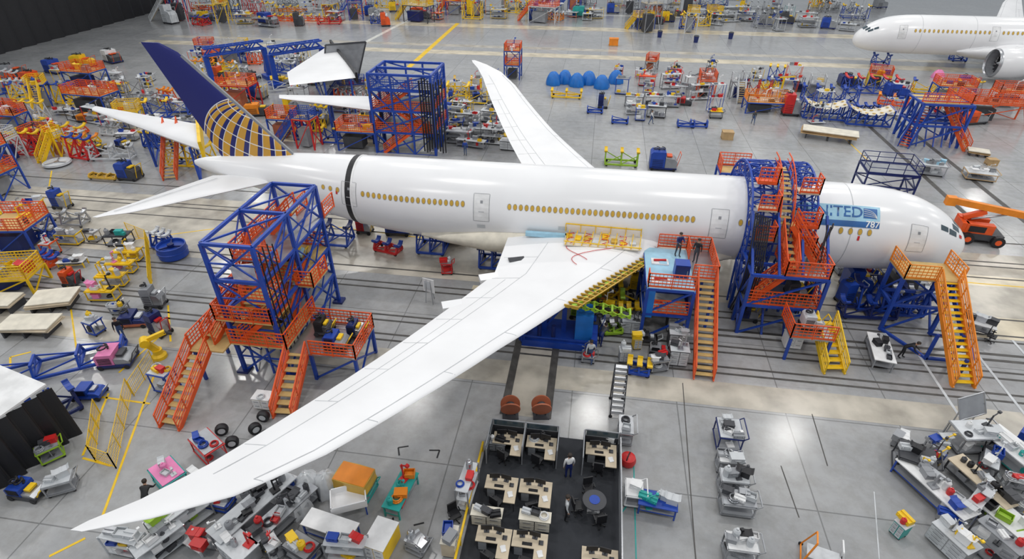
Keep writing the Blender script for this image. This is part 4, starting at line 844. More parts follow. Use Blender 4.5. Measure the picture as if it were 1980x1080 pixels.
for i,(x,y,l) in enumerate([(-3.1,19.2,'left desk of the far office row'),(-1.35,19.2,'second desk of the far office row'),(1.7,19.2,'right desk of the far office row'),
    (-3.0,16.5,'left desk of the middle office row'),(-1.35,16.5,'right desk of the middle office row'),(-2.9,13.8,'left desk of the near office row'),(-1.3,13.8,'second desk of the near office row'),(1.75,13.5,'right desk of the near office row')]):
    desk(x,y,0,l,2,True,cr=rnd.uniform(-30,30))
for x,y,w,rz,l in[(-3.15,20.1,1.7,0,'dark glass topped partition behind the far left desk'),(-1.4,20.1,1.7,0,'dark glass topped partition behind the second far desk'),(1.7,20.1,1.7,0,'dark glass topped partition behind the far right desk'),
 (-4.05,19.2,1.7,90,'dark side partition left of the far left desk'),(-2.25,19.3,1.5,90,'dark divider between the two far left desks'),(-.5,19.3,1.5,90,'dark side partition right of the second far desk'),(.8,19.2,1.7,90,'dark side partition left of the far right desk')]: partition(x,y,w,rz,l)
t=T('round_table','round meeting table with dark edge in the office area','table',(1.45,16.5,.04)); t.p('tabletop',MB().lathe(0,0,[(.52,.7),(.56,.71),(.56,.75),(.52,.76)],28),'dark'); t.p('table_mat',MB().lathe(0,0,[(.25,.762),(.25,.775)],24),'blue',label='blue mat at the centre of the tabletop'); t.p('pedestal',MB().tube((0,0,0),(0,0,.7),.07).box(0,0,.03,.6,.6,.05),'steel')
for a,l in((110,'far'),(200,'left'),(290,'near')): ochair(1.45+.8*math.cos(R(a)),16.5+.8*math.sin(R(a)),a-90,f'black office chair at the {l} side of the round meeting table')
t=T('steel_partition_fence','low steel framed partition standing right of the round meeting table','partition',(2.65,15.8,.04)); t.p('frame',MB().bar((0,-3.3,0),(0,-3.3,1.2),.06).bar((0,4.2,0),(0,4.2,1.2),.06).bar((0,-3.3,1.2),(0,4.2,1.2),.06),'steel'); t.p('panel',MB().box(0,.45,.6,.03,7.4,1.0),'grey')
t=T('yellow_rail','yellow kerb rail along the left edge of the office carpet','rail',(-4.4,16.5,0)); t.p('rail',MB().bar((0,-4.5,.5),(0,2.8,.5),.1),'yellow')
for k in range(5): t.p('post',MB().bar((0,-4.4+k*1.75,0),(0,-4.4+k*1.75,.5),.08),'yellow')
person(.15,18.1,.04,200,'person in white shirt standing in the aisle of the office area','stand','matwhite','navy'); person(.2,15.8,.04,90,'person in grey shirt beside the middle right office desk','stand','light','black')
for px,l in((985,'left'),(1045,'right')):
    x,y=G(px,818); t=T('cable_reel',f'{l} rust red round reel behind the office partitions','reel',(x,y+.4,0),R(10)); t.p('disc',MB().tube((0,-.08,.75),(0,.0,.77),.55,.55,24),'rust'); t.p('disc',MB().tube((0,.3,.77),(0,.38,.75),.55,.55,24),'rust'); t.p('core',MB().tube((0,0,.75),(0,.3,.75),.25,.25,16),'dark'); t.p('stand',MB().box(0,.15,.04,.9,.6,.08).bar((-.3,.15,0),(0,.15,.75),.06).bar((.3,.15,0),(0,.15,.75),.06),'dark')
rack(905,960,'grey shelving with small boxes left of the yellow rail',1.7,.6,1.6,85,'grey','light',3,3); cabinet(872,1060,'beige drawer cabinet at the bottom left of the office area',.9,.6,1.1,90,'tan','cream',3,2); 
ox,oy=G(880,1005); ochair(ox,oy,40,'large black chair left of the office area',z=0)
for k,(x,y,l) in enumerate([(-3.4,15.1,'left'),(-1.2,15.2,'right')]): 
    px,py=proj(x,y,0); cabinet(px,py,f'{l} dark filing cabinet between the middle and near desks',1.4,.5,.9,0,'dark','cream',2,3,cols=['dark','black','matwhite','light'])
for px,py,l in((960,868,'left'),(1040,868,'middle'),(1168,865,'right')): cabinet(px,py,f'{l} low dark cabinet in front of the far office row',1.0,.45,.7,0,'dark','grey',2,2,cols=['dark','black','matwhite','light'])

# ================= RIGHT SIDE CART COLUMNS
for px,py,l,w,d,h,tc,it in[(1403,855,'dark cart with white cases, farthest in the column of carts right of centre',1.2,1.4,1.1,'light',6),(1402,905,'small white cart, second in the column of carts right of centre',1,.8,.9,'matwhite',3),(1412,945,'grey wire cart, third in the column of carts right of centre',1.3,.8,1,'light',4),(1420,985,'steel rail cart with black gear, fourth in the column right of centre',1.5,.9,.9,'steel',5),(1425,1072,'white cart with machine parts at the bottom edge right of centre',1.3,.9,1,'matwhite',6)]:
    cart(px,py,l,w,d,h,0,'steel' if h!=1.1 else 'navy',tc,2,it,['light','matwhite','dark','black','steel','grey'],name='parts_cart',where=l.split(',')[0]+' in the right cart column')
cart(1207,845,'narrow steel wire cart below the black rolling ladder',.7,1.3,1,0,'steel','steel',3,2,['light','dark']);
x,y=G(1213,895); t=T('duffel_bag','red bag on the floor right of the office partitions','bag',(x,y,0),R(70)); t.p('bag',MB().lathe(0,0,[(.2,0),(.38,.08),(.42,.3),(.36,.5),(.15,.6)],16),'red',smooth=True); t.p('strap',MB().path([(.3*math.cos(a),0,.45+.25*math.sin(a)) for a in [i*math.pi/8 for i in range(9)]],.03),'black')
cart(1222,965,'white box cart right of the low steel partition',.8,1.0,.9,0,'matwhite','matwhite',2,1,['matwhite']); bench(1268,985,'blue table cart with teal cases right of the office area',1.8,.9,.8,-5,'blue','blue',5,['teal','light','teal'],name='table_cart',cat='cart')
x,y=G(1585,1085); t=T('frame_trolley','orange and white open frame trolley at the bottom edge','trolley',(x,y,0),R(-15)); 
for i in(-1,1): t.p('side_frame',MB().bar((i*.8,-.5,.1),(i*.5,-.3,1.5),.06).bar((i*.8,.5,.1),(i*.5,.3,1.5),.06).bar((i*.5,-.3,1.5),(i*.5,.3,1.5),.06).bar((i*.8,-.5,.1),(i*.8,.5,.1),.06),'amber' if i<0 else 'matwhite')
t.p('shelf',MB().box(0,0,.5,1.3,.7,.04),'light'); wheels(t,1.6,1,.1)
bench(1795,960,'long white bench with tools, left one in the lower right corner',3.6,1.1,.95,-62,'matwhite','blue',11,where='long white bench in the lower right corner')
cart(1757,905,'dark cart of black cases left of the long white bench',1.6,1.3,1.1,-20,'dark','dark',2,6,['black','dark','grey','light']); cart(1868,860,'silver glass topped machine cart right of the notice frame',2.0,1.3,1.2,10,'steel','plastic',2,5,['light','matwhite','steel','dark'])
bench(1955,900,'green edged bench of white bins at the right edge',3.4,1.4,1.1,-65,'matwhite','teal',10,['matwhite','light','teal','dark']); bench(1885,950,'brown topped bench in the lower right between the white benches',3,1.0,.9,-65,'tan','dark',8,['dark','grey','light','black'])
bench(1945,1030,'white sheet covered table in the bottom right corner',3.2,1.3,.85,-60,'matwhite','grey',4,['black','green','matwhite']); cabinet(1830,1060,'steel cabinet below the long white bench',1.6,.9,1.1,-60,'steel','light',4,5)
rack(1905,1075,'dark shelf rack at the bottom right corner',1.8,.7,1.7,-60,'dark','grey',3,3)
x,y=G(1862,835); t=T('notice_frame','tilted silver framed notice board behind the lower right benches','board',(x,y,0),R(25)); t.p('frame',MB().bar((-.9,0,1.2),(.9,0,1.2),.06).bar((-.9,.6,2.2),(.9,.6,2.2),.06).bar((-.9,0,1.2),(-.9,.6,2.2),.06).bar((.9,0,1.2),(.9,.6,2.2),.06),'steel'); t.p('sheet',MB().add([(-.85,0,1.2),(.85,0,1.2),(.85,.6,2.2),(-.85,.6,2.2)],[(0,1,2,3)]),'grey')
for s in(-1,1): t.p('leg',MB().bar((s*.8,.3,0),(s*.8,.3,1.7),.05),'steel')
bench(1885,640,'white side table under the nose with monitors right of the boarding stair',1.8,.9,.8,-25,'matwhite','dark',5,['black','dark','light'])
for px,py,l in((1862,612,'left'),(1912,660,'right')): x,y=G(px,py); ochair(x,y,50,f'{l} black chair by the white side table right of the boarding stair',z=0)

# ================= LOWER LEFT
cart(335,935,'pink topped cart near the near wingtip',1.6,1.1,1,-30,'teal','pink',2,4,['pink','light','matwhite','teal']); cart(410,880,'red framed cart with blue tubes beside the near wing tip section',1.7,1.0,1.1,-30,'red','steel',2,4,['blue','red','dark'])
bench(500,1000,'long steel bench of grey cases under the wing tip section',4,1.1,1.1,-115,'light','grey',12,['light','grey','dark','matwhite','black']); bench(555,1010,'second long steel bench right of the first under the wing tip section',3.4,.9,1.0,-115,'steel','dark',10,['dark','grey','red','light'])
rack(360,1020,'steel shelf rack with green and white boxes below the wingtip',2.4,.8,1.5,60,'steel','light',3,5,['matwhite','green','grey','light','dark']); rack(320,1065,'low steel shelf rack at the bottom edge left of centre',2.0,.8,1.2,60,'steel','light',3,4,['matwhite','grey','dark'])
gp(293,985,200,'person in dark clothes bending over near the tip of the near wing','bend','black','black')
t=cart(692,950,'teal wheeled cart carrying an orange draped block',1.7,1.1,.7,-8,'teal','teal',2,0)
x,y=G(692,950); cr=T('draped_block','orange cloth covered block on the teal wheeled cart','cover',(x,y,.75),R(-8)); cr.p('cloth_top',MB().box(0,0,.6,1.65,1.05,.08),'amber'); cr.p('cloth_sides',MB().rings([[(sx*a,sy*a,z) for sx,sy in((-.85,-.55),(0,-.58),(.85,-.55),(.88,0),(.85,.55),(0,.58),(-.85,.55),(-.88,0))] for a,z in((1.02,.0),(.98,.3),(1,.62))]),'gold')
for px,py,l,r_ in((600,945,'left',.7),(635,945,'middle',.7),(578,985,'front',.65)): dome(px,py,f'{l} clear plastic wrapped bundle below the near wing',r_,1.2,'plastic')
t=T('white_sorting_box','white open box table right of the plastic wrapped bundles','box',G(680,985)+(0,),R(25)); t.p('tub',MB().box(0,0,.75,1.6,1.1,.1).box(-.78,0,.95,.05,1.1,.4).box(.78,0,.95,.05,1.1,.4).box(0,.53,.95,1.6,.05,.4).box(0,-.53,.95,1.6,.05,.4),'white')
for i in(-1,1):
    for j in(-1,1): t.p('leg',MB().bar((i*.7,j*.45,0),(i*.7,j*.45,.75),.06),'blue')
bench(645,1035,'long white topped bench with blue legs below the near wing',2.5,.9,.95,-10,'matwhite','blue',0); bench(778,965,'teal cart with rows of yellow and green parts right of the draped block',.9,2.2,.8,-8,'teal','teal',7,['amber','green','teal','red'],name='parts_cart',cat='cart')
cabinet(742,1060,'white cabinet with yellow trim left of the beige cabinet',1,1.4,1.2,-10,'yellow','matwhite',3,0); cart(590,1075,'grey cart with dark boxes at the bottom edge',1.4,.9,.9,-20,'dark','grey',2,4)
cabinet(470,1075,'silver cabinet with glass lid at the bottom edge left of centre',1.6,1,1,-25,'steel','plastic',3,3)
def wheelobj(px,py,lab,r=.34,rz=0):
    x,y=G(px,py); t=T('aircraft_wheel',lab,'wheel',(x,y,r),R(rz),'loose black wheels beside the near wing'); t.p('tyre',MB().rings([[(rr*math.cos(2*math.pi*i/20),yy,rr*math.sin(2*math.pi*i/20)) for i in range(20)] for rr,yy in((r*.6,-.15),(r*.9,-.17),(r,-.08),(r,.08),(r*.9,.17),(r*.6,.15))]),'black',smooth=True); t.p('rim',MB().tube((0,-.16,0),(0,.16,0),r*.55,r*.55,16),'light')
for px,py,l in((432,838,'leftmost'),(452,862,'second'),(496,836,'third'),(518,850,'fourth'),(542,836,'rightmost'),(512,812,'rear')): wheelobj(px,py,f'{l} of the loose black wheels beside the near wing',rz=rnd.uniform(0,90))
x,y=G(45,930); t=T('covered_booth','black curtained booth with white roof at the left edge','booth',(x-2.2,y+1,0),R(-12)); t.p('roof',MB().add([(-3.5,-2.2,3.6),(1.6,-2.4,3.2),(2.0,2.6,3.6),(-3.5,2.6,4.0),(-3.5,-2.2,3.7),(1.6,-2.4,3.3),(2,2.6,3.7),(-3.5,2.6,4.1)],[(0,3,2,1),(4,5,6,7),(0,1,5,4),(1,2,6,5),(2,3,7,6)]),'matwhite')
def cu(i,j): 
    L=[(-3.5,-2.2),(1.6,-2.4),(2.0,2.6)]; k=0 if i<.5 else 1; f_=(i-.5*k)*2; a,b=L[k],L[k+1]; w=.1*math.sin(i*90); return (a[0]+(b[0]-a[0])*f_+w*(1+.5*(1-j))+.2*(1-j),a[1]+(b[1]-a[1])*f_+w,.05+j*3.35)
t.p('curtain',MB().grid(cu,120,4),'black')
for q in((-3.4,-2.1),(1.5,-2.3),(1.9,2.5)): t.p('post',MB().bar(q+(0,),q+(3.4,),.1),'steel')
machine(60,955,'blue powered trolley in front of the black curtained booth',1.5,.9,.8,0,'blue'); cart(125,945,'silver trolley at the foot of the black curtained booth',1.2,.8,.8,30,'steel','light',2,2); cart(105,885,'green tinged small cart right of the black curtained booth',1,.7,.9,50,'green','grey',2,3)
jig(120,800,'blue frame stand above the black curtained booth',1.8,1.2,1.3,60,'navy','blue'); 
t=jig(120,710,'long blue open beam dolly on the left floor',7,1.8,1.0,33,'blue','navy',name='beam_dolly',cat='dolly',n=4,saddle=False); machine(180,765,'small blue motor unit below the long beam dolly',1.4,.9,.8,10,'blue','blue','steel',hoses=0); machine(232,700,'blue machine with pink cover right of the long beam dolly',1.9,1.4,1.1,15,'pink','navy','dark',hoses=1)
machine(265,625,'dark blue bin unit left of the yellow robot arm',1.7,1.2,.9,15,'navy','rust','light',hoses=1)
x,y=G(310,690); t=T('robot_arm','yellow articulated robot arm left of the tail tower','robot arm',(x,y,0),R(40)); q_=.72
t.p('base',MB().lathe(0,0,[(.6*q_,0),(.6*q_,.3*q_),(.4*q_,.5*q_),(.4*q_,.9*q_)],18),'yellow',smooth=True); t.p('lower_arm',MB().bar((0,0,.8*q_),(-.6*q_,0,2.0*q_),.3,.36),'yellow'); t.p('elbow',MB().tube((-.6*q_,-.3,2.0*q_),(-.6*q_,.3,2.0*q_),.28),'yellow'); t.p('upper_arm',MB().bar((-.6*q_,0,2.1*q_),(1.1*q_,0,2.4*q_),.22,.28),'yellow'); t.p('wrist',MB().tube((1.0*q_,0,2.4*q_),(1.5*q_,0,2.0*q_),.12,.09),'dark')
for p,q,l in(((255,760),(225,905),'longest yellow mesh barrier in the lower left'),((300,705),(260,765),'short yellow mesh barrier beside the yellow robot arm'),((195,800),(185,890),'left yellow mesh barrier in the lower left'),((225,905),(185,890),'small end panel of yellow mesh barrier in the lower left'),((296,560),(288,470),'yellow mesh barrier right of the battery carts'),((288,468),(250,453),'yellow mesh barrier behind the battery carts')): barrier(p,q,l)
def flatstack(px,py,lab,w,d,rz,c='tan',n=3,z0=.5):
    t=T('panel_stack',lab,'panels',G(px,py)+(0,),R(rz)); b=MB()
    for i in(-1,0,1): b.box(i*w*.4,0,z0/2,.12,d*.9,z0)
    t.p('skid',b,'dark')
    for k in range(n): t.p('panel',MB().box(rnd.uniform(-.1,.1),rnd.uniform(-.1,.1),z0+.05+k*.12,w,d,.08,rnd.uniform(-.04,.04)),c if k<n-1 else 'cream')
flatstack(65,640,'stack of tan boards on a skid at the left edge, near one',3.4,1.7,8); flatstack(110,590,'stack of tan boards on a skid at the left edge, far one',2.8,1.9,20); flatstack(15,595,'low stack of tan boards on a skid touching the left edge',2.0,1.6,8)
for k,(px,py) in enumerate([(205,578),(222,550),(240,525),(252,502)]): 
    nn_=["nearest","second","third","farthest"][k]; cart(px,py,f'{nn_} battery cart with white boxes in the yellow row',2.0,.8,.9,8,'yellow','yellow',2,5,['matwhite','pink','light','black','yellow'],name='battery_cart',where=f'{nn_} battery cart in the yellow row')
drum(338,495,'round blue tub on the floor right of the battery carts',1.1,1.1)
cart(235,472,'dark cart with teal cases behind the battery carts',1.9,1,1,10,'dark','dark',2,5,['teal','dark','grey'])
platform(55,480,'orange and blue stair platform at the left edge',3.6,3,2.4,10,it=3); platform(40,555,'yellow framed low work stand at the left edge below the orange platform',3.2,2.2,1.3,15,'yellow','yellow',stair='n',it=5); platform(10,375,'tall orange tower cut off by the left edge',2.6,3,4.6,0,'blue','orange',levels=2,stair='n')
cart(140,470,'yellow parts cart right of the orange and blue stair platform',1.8,.9,1,5,'yellow','steel',2,4); cart(185,465,'small steel cart left of the round blue tub, far side',.9,.7,.9,0,'steel','light',2,3)
# ================= UPPER LEFT
platform(190,215,'orange railed platform in the upper left',6,3,2.5,-5,stair='n',it=5,cols=['tan','wood','light']); platform(175,170,'far orange railed platform in the upper left',5,3,2.6,-5,stair='n',it=3); platform(90,205,'yellow stair with blue sides in the upper left',2,2,3,120,'blue','yellow')
jig(60,190,'yellow and blue trestle at the upper left edge',4,2,2,20,'yellow','blue'); jig(130,260,'orange low fixture in the upper left',4.5,2,1,0,'orange','yellow'); platform(35,250,'red and blue work stand at the upper left edge',3,2,2,0,'blue','orange',stair='n',it=3)
platform(85,280,'orange box stand left of the yellow ladder unit',3,2.2,1.2,0,'orange','orange','dark',stair='n',it=4); t=platform(122,300,'yellow ladder unit on the upper left floor',1.2,1.2,2.2,80,'yellow','yellow'); drum(112,318,'grey round base beside the yellow ladder unit',1.3,.35,'light','steel')
machine(190,290,'small blue and silver trolley between the yellow ladder unit and the loose wing panel',1.6,1,.8,0,'steel'); jig(250,190,'steel truss fixture in the upper left beside the tail fin tip',4,2,2.6,30,'steel','light'); rack(225,165,'grey rack with white boxes left of the tail fin',3,1,2,0,'grey','light',4,4,['matwhite','light','grey'])
jig(330,225,'blue fixture between the loose wing panel and the tail fin',5,2,2,20); cart(300,245,'blue cart with yellow and red boxes left of the tail fin base',2.4,1.4,1.3,10,'blue','light',2,6); cart(360,215,'cluttered light cart against the tail fin base',2.5,1.4,1.4,10,'steel','light',2,6)
for k,(px,py,l,c) in enumerate([(110,140,'blue boxy unit by the dark curtain wall','blue'),(165,130,'yellow unit by the dark curtain wall','yellow'),(220,120,'blue and white unit by the dark curtain wall','matwhite'),(30,150,'grey unit at the left end of the dark curtain wall','grey'),(70,165,'orange unit at the left below the dark curtain wall','orange')]): machine(px,py,l,3.2,2,2,rnd.uniform(-30,30),c,'navy','orange')
jig(430,150,'yellow rail fixture left of the blue portal frames',5,2,1.8,40,'yellow','light'); jig(530,175,'white and yellow fixture between the blue portal frames',5,2,1.6,30,'light','yellow'); cart(410,190,'green and white cart right of the tail fin tip',3,1.6,1.5,30,'green','light',2,4)
cart(250,270,'low white cart in front of the loose wing panel',2.2,1.2,.9,10,'steel','matwhite',2,3); cart(580,190,'steel cart right of the red orange work stand',2.5,1.5,1.6,0,'steel','light',2,5); machine(500,190,'blue lifting unit behind the red orange work stand',2.4,1.6,2.2,0,'blue')
# ================= TOP ROW
TOP=[(350,30,'stair','blue','blue stair unit at the left of the far row'),(400,42,'mach','yellow','yellow unit next to the blue stair at the left of the far row'),(440,35,'jig','blue','blue fixture, left part of the far row'),(475,45,'cart','yellow','yellow cart, left part of the far row'),
(545,40,'flat','orange','first long orange cradle in the far row'),(600,40,'flat','orange','second long orange cradle in the far row'),(560,22,'flat','amber','amber cradle behind the long orange cradles'),(650,40,'cart','red','red cart right of the long orange cradles'),(690,38,'stair','blue','blue stair between the orange cradles and the yellow line'),(720,30,'mach','blue','blue unit right of the far blue stair'),
(765,22,'mach','yellow','yellow unit left of the far yellow line'),(830,25,'jig','blue','blue fixture beyond the painted yellow line'),(885,28,'plat','yellow','yellow and orange platform beyond the painted yellow line'),(925,15,'mach','blue','blue unit right of the far yellow platform'),
(965,35,'cart','yellow','yellow cart, centre of the far row'),(1000,25,'jig','yellow','yellow fixture, centre of the far row'),(1035,38,'mach','blue','blue low unit, centre of the far row'),(1070,25,'cart','dark','dark cart, centre of the far row'),(1110,20,'stair','blue','blue stair, right of centre in the far row'),(1150,35,'cart','yellow','yellow frame cart, right of centre in the far row'),(1185,25,'mach','blue','blue unit right of the yellow frame cart in the far row'),
(1240,40,'mach','blue','blue small unit left of the yellow robots'),(1290,42,'mach','yellow','yellow unit left of the grey machine line'),(1345,50,'jig','yellow','large yellow fixture in the far row'),(1380,30,'mach','blue','blue unit behind the large yellow fixture'),(1440,40,'cart','dark','dark parts cart in the grey machine line'),(1480,48,'mach','grey','first grey machine of the far right line'),(1520,45,'mach','dark','second dark machine of the far right line'),(1560,52,'cart','steel','steel cart of the far right line'),(1600,55,'mach','blue','blue machine of the far right line'),(1650,35,'jig','blue','blue fixture behind the far airliner nose'),(1700,15,'mach','grey','grey machine behind the far airliner')]
for px,py,k,c,l in TOP:
    if k=='stair': platform(px,py,l,3,2,3.6,rnd.uniform(-20,20),c,c if c!='blue' else 'blue','tread',it=0)
    elif k=='mach': machine(px,py,l,3,2,2.2,rnd.uniform(-20,20),c,'navy',rnd.choice(['orange','yellow','light']))
    elif k=='jig': jig(px,py,l,5.5,2.6,2.6,rnd.uniform(-20,20),c,rnd.choice(['yellow','orange','light']),n=3)
    elif k=='cart': cart(px,py,l,3.6,2.2,2.0,rnd.uniform(-20,20),c,'light',3,6,where=l)
    elif k=='flat': jig(px,py,l,8,3,1.0,0,c,'yellow',n=5)
    else: platform(px,py,l,5,3,3,0,'blue','orange','yellow',it=3)
# ================= UPPER MIDDLE
platform(992,150,'tall orange and blue stair tower behind the far wingtip',2.6,2.4,4.2,90,'blue','orange',levels=2,stair='n',it=2)
jig(905,195,'yellow robot fixture left of the far wingtip',6,3,2,0,'yellow','yellow'); jig(880,175,'second yellow fixture behind the yellow robot fixture',5,2.5,1.6,10,'yellow','gold')
for k,(px,py) in enumerate([(1070,163),(1092,160),(1115,166),(1138,162),(1163,170),(1190,160)]): dome(px,py,f'{["leftmost","second","third","fourth","fifth","rightmost"][k]} of the blue covered bundles beyond the far wing',1.15,1.9,'brightblue')
jig(1095,188,'low yellow table in front of the blue covered bundles',4.2,1.6,.8,0,'yellow','yellow',n=3); machine(1165,208,'dark blue box on legs in front of the blue covered bundles',1.3,1.2,1.8,0,'navy'); 
for px,py,l in((1150,218,'low blue dolly left of the far floor carts'),(1198,238,'blue dolly with green top beside the far wing'),(1325,245,'small blue cart right of the far wing, left one'),(1350,245,'small blue cart right of the far wing, right one')): jig(px,py,l,2,1.1,.8,0,'blue','green',n=2,saddle=False)
for k,(px,py,w,c) in enumerate([(850,265,3,'steel'),(890,275,3,'grey'),(930,270,3,'dark'),(965,262,3,'grey'),(905,240,3,'steel'),(950,235,2.5,'dark'),(1000,255,2,'blue'),(880,225,2.6,'grey')]):
    nn_=["steel","grey","dark","pale grey","far steel","far dark","blue","far grey"][k]
    cart(px,py,f'{nn_} cart in the parts cluster between the blue scaffold tower and far wing',w,1.4,1.5,rnd.uniform(-10,10),c,'light',3,6,where=f'{nn_} cart in the cluster left of the far wing')
for k,(px,py,c,l) in enumerate([(1225,205,'dark','dark rack cart beyond the far wing'),(1250,165,'red','red topped cart beyond the far wing'),(1262,205,'steel','steel equipment cart beyond the far wing'),(1295,205,'grey','grey equipment cart beyond the far wing'),(1300,160,'red','second red topped cart beyond the far wing'),(1268,225,'dark','dark low cart beyond the far wing'),(1310,185,'steel','pale case cart beyond the far wing')]): cart(px,py,l,2.4,1.5,1.5,rnd.uniform(-8,8),c,'light' if c!='red' else 'orange',2,6,where=l)
platform(1362,185,'orange frame stand right of the equipment carts beyond the far wing',2.2,2.6,2.4,0,'orange','orange','light',stair='n',it=2); platform(1425,190,'narrow steel stair tower left of the orange table',1.2,2.4,2.4,90,'steel','light','light')
platform(1478,215,'orange railed table on blue legs beyond the arched gantry',5.5,2.6,1.4,0,'blue','amber','tan',stair='n',it=4); cart(1383,228,'small yellow black cart beyond the forward fuselage',1.6,.8,.9,0,'dark','yellow',2,2)
x,y=G(1505,195); t=T('jib_post','yellow jib hoist standing behind the orange railed table','hoist',(x,y,0)); t.p('post',MB().bar((0,0,0),(0,0,3.2),.2),'yellow'); t.p('arm',MB().bar((-.6,0,3.2),(1.4,0,3.4),.16),'yellow'); t.p('base',MB().box(0,0,.08,1,1,.16),'yellow')
crate(1405,268,'wooden crate on the floor behind the forward fuselage',1.3,1.1,.8); crate(1186,88,'orange box far out on the open floor',1.8,1.4,1.2,0,'amber','storage_box')
for px,py,l in((1275,72,'left'),(1345,82,'middle'),(1412,75,'right')): x,y=G(px,py); t=T('waste_bin',f'{l} dark bin on the open far floor','bin',(x,y,0)); t.p('body',MB().lathe(0,0,[(.4,0),(.5,1.1),(.52,1.15)]),'navy'); t.p('lid',MB().lathe(0,0,[(.53,1.15),(.4,1.3),(.05,1.35)]),'dark')
machine(1280,325,'blue roller unit behind the fuselage right of the far wing root',2.8,1.6,2,0,'blue','navy','orange'); jig(1200,318,'green and yellow trestle behind the fuselage at the far wing root',3.4,1.4,1.4,0,'green','yellow',n=3)
flatstack(1600,268,'stack of long brown boards behind the arched gantry',6,2.2,-18,'wood',4,.6)
x,y=G(1700,375); t=T('blue_rail_platform','blue open rail enclosure behind the nose section','platform',(x,y,0),R(-5)); tower(t,-2.2,2.2,-1.5,1.5,[0,1.4,2.6],'navy',.14); m=MB(); guard(m,[(-2.2,-1.5,2.6),(2.2,-1.5,2.6),(2.2,1.5,2.6),(-2.2,1.5,2.6),(-2.2,-1.5,2.6)],1.1,False); t.p('guardrail',m,'navy'); t.p('deck',MB().box(0,0,2.6,4.4,3,.1),'grey')
def cradle(px,py,lab,w=5,d=3,rz=0):
    t=T('contour_cradle',lab,'fixture',G(px,py)+(0,),R(rz)); m=MB()
    for j in(-1,1):
        m.bar((-w/2,j*d/2,.3),(w/2,j*d/2,.3),.2)
        for k in range(6): a=-w/2+w*k/5; m.bar((a,j*d/2,.3),(a,j*d/2,1.6+.6*abs(k-2.5)/2.5),.14)
        for k in range(5): m.bar((-w/2+w*k/5,j*d/2,.4),(-w/2+w*(k+1)/5,j*d/2,1.6),.1)
    for i in(-1,1): m.bar((i*w/2,-d/2,.3),(i*w/2,d/2,.3),.18); m.bar((i*w/2,-d/2,2.2),(i*w/2,d/2,2.2),.18)
    t.p('frame',m,'blue'); s=MB()
    s.grid(lambda i,j:(-w/2+w*i,-d/2+d*j,1.55+.75*(2*i-1)**2),14,4); q=t.p('contour_board',s,'cream')
    for a in range(6):
        for b in range(2): i=(a+.5)/6; x=-w/2+w*i; z=1.6+.75*(2*i-1)**2; t.p('lightening_hole',MB().lathe(x,-d/2+d*(b*.5+.25),[(.22,z),(.2,z+.02)],10),'gold',q)
    return t
cradle(1588,228,'left yellow contoured cradle in a blue fixture at the right',5,2.6,-6); cradle(1672,240,'right yellow contoured cradle in a blue fixture at the right',5,2.6,-6)
jig(1600,198,'blue fixture behind the contoured cradles',7,2,2,-5,'blue','blue',n=5); jig(1680,178,'blue and red draped fixture right of the contoured cradles',7,3,2,0,'blue','red',n=5); machine(1640,165,'dark blue covered unit above the contoured cradles',3,2.0,1.6,0,'navy'); machine(1730,185,'navy covered unit right of the contoured cradles',3,2.0,1.8,0,'blue','navy','red')
x,y=G(1790,275); t=T('stair_tower','blue lattice tower with orange stairs at the right','access tower',(x,y,0)); tower(t,-2.6,2.6,-1.5,2.5,[0,2.4,4.8],'blue',.24,True,3); stairs(t,(-3.4,-2.2,0),(-.6,1.0,4.6),1.1,'blue','orange'); stairs(t,(3.4,-2.2,0),(.8,1.0,4.6),1.1,'orange','tread')
t.p('deck',MB().box(0,.8,4.8,5.2,3.2,.1),'tread'); m=MB(); guard(m,[(-2.6,-.8,4.85),(2.6,-.8,4.85),(2.6,2.5,4.85)]); t.p('guardrail',m,'orange'); m=MB()
for k in range(6): m.bar((-2.6+k*.9,-1.5,0),(-2.2+k*.9,2,4.8),.12)
t.p('lattice',m,'blue')
platform(1895,232,'long orange railed platform at the right edge',9,2.6,2.4,-4,'orange','orange','rust',stair='n',it=4,cols=['orange','rust','dark']); platform(1830,200,'blue and orange stand left of the long orange platform',4.5,2.5,2.5,-4,'blue','orange',stair='n',it=2); platform(1950,205,'orange stand beyond the long orange platform',5,2,2,0,'orange','orange',stair='n',it=2)
dome(1812,150,'pink wrapped bundle beyond the blue lattice tower',.9,1.2,'pink'); jig(1700,125,'blue jack stand under the far airliner nose',2.2,2,1.5,0,'blue','blue',n=2); jig(1850,118,'blue jack under the far airliner wing',2.2,1.6,1.4,0,'blue','blue',n=2)
cart(1795,335,'steel cart of grey tubes on the right floor',2.4,1.6,1.1,-10,'steel','light',2,8,['grey','light','dark','ltblue']); flatstack(1890,300,'wooden pallet stack on the right floor',2,1.4,-20,'wood',3,.3); cart(1890,345,'pallet cart of white boxes on the right floor',2.6,1.7,.8,-12,'wood','light',2,8,['matwhite','light','grey']); crate(1915,318,'small wooden crate beside the pallet cart',1,.8,.5)

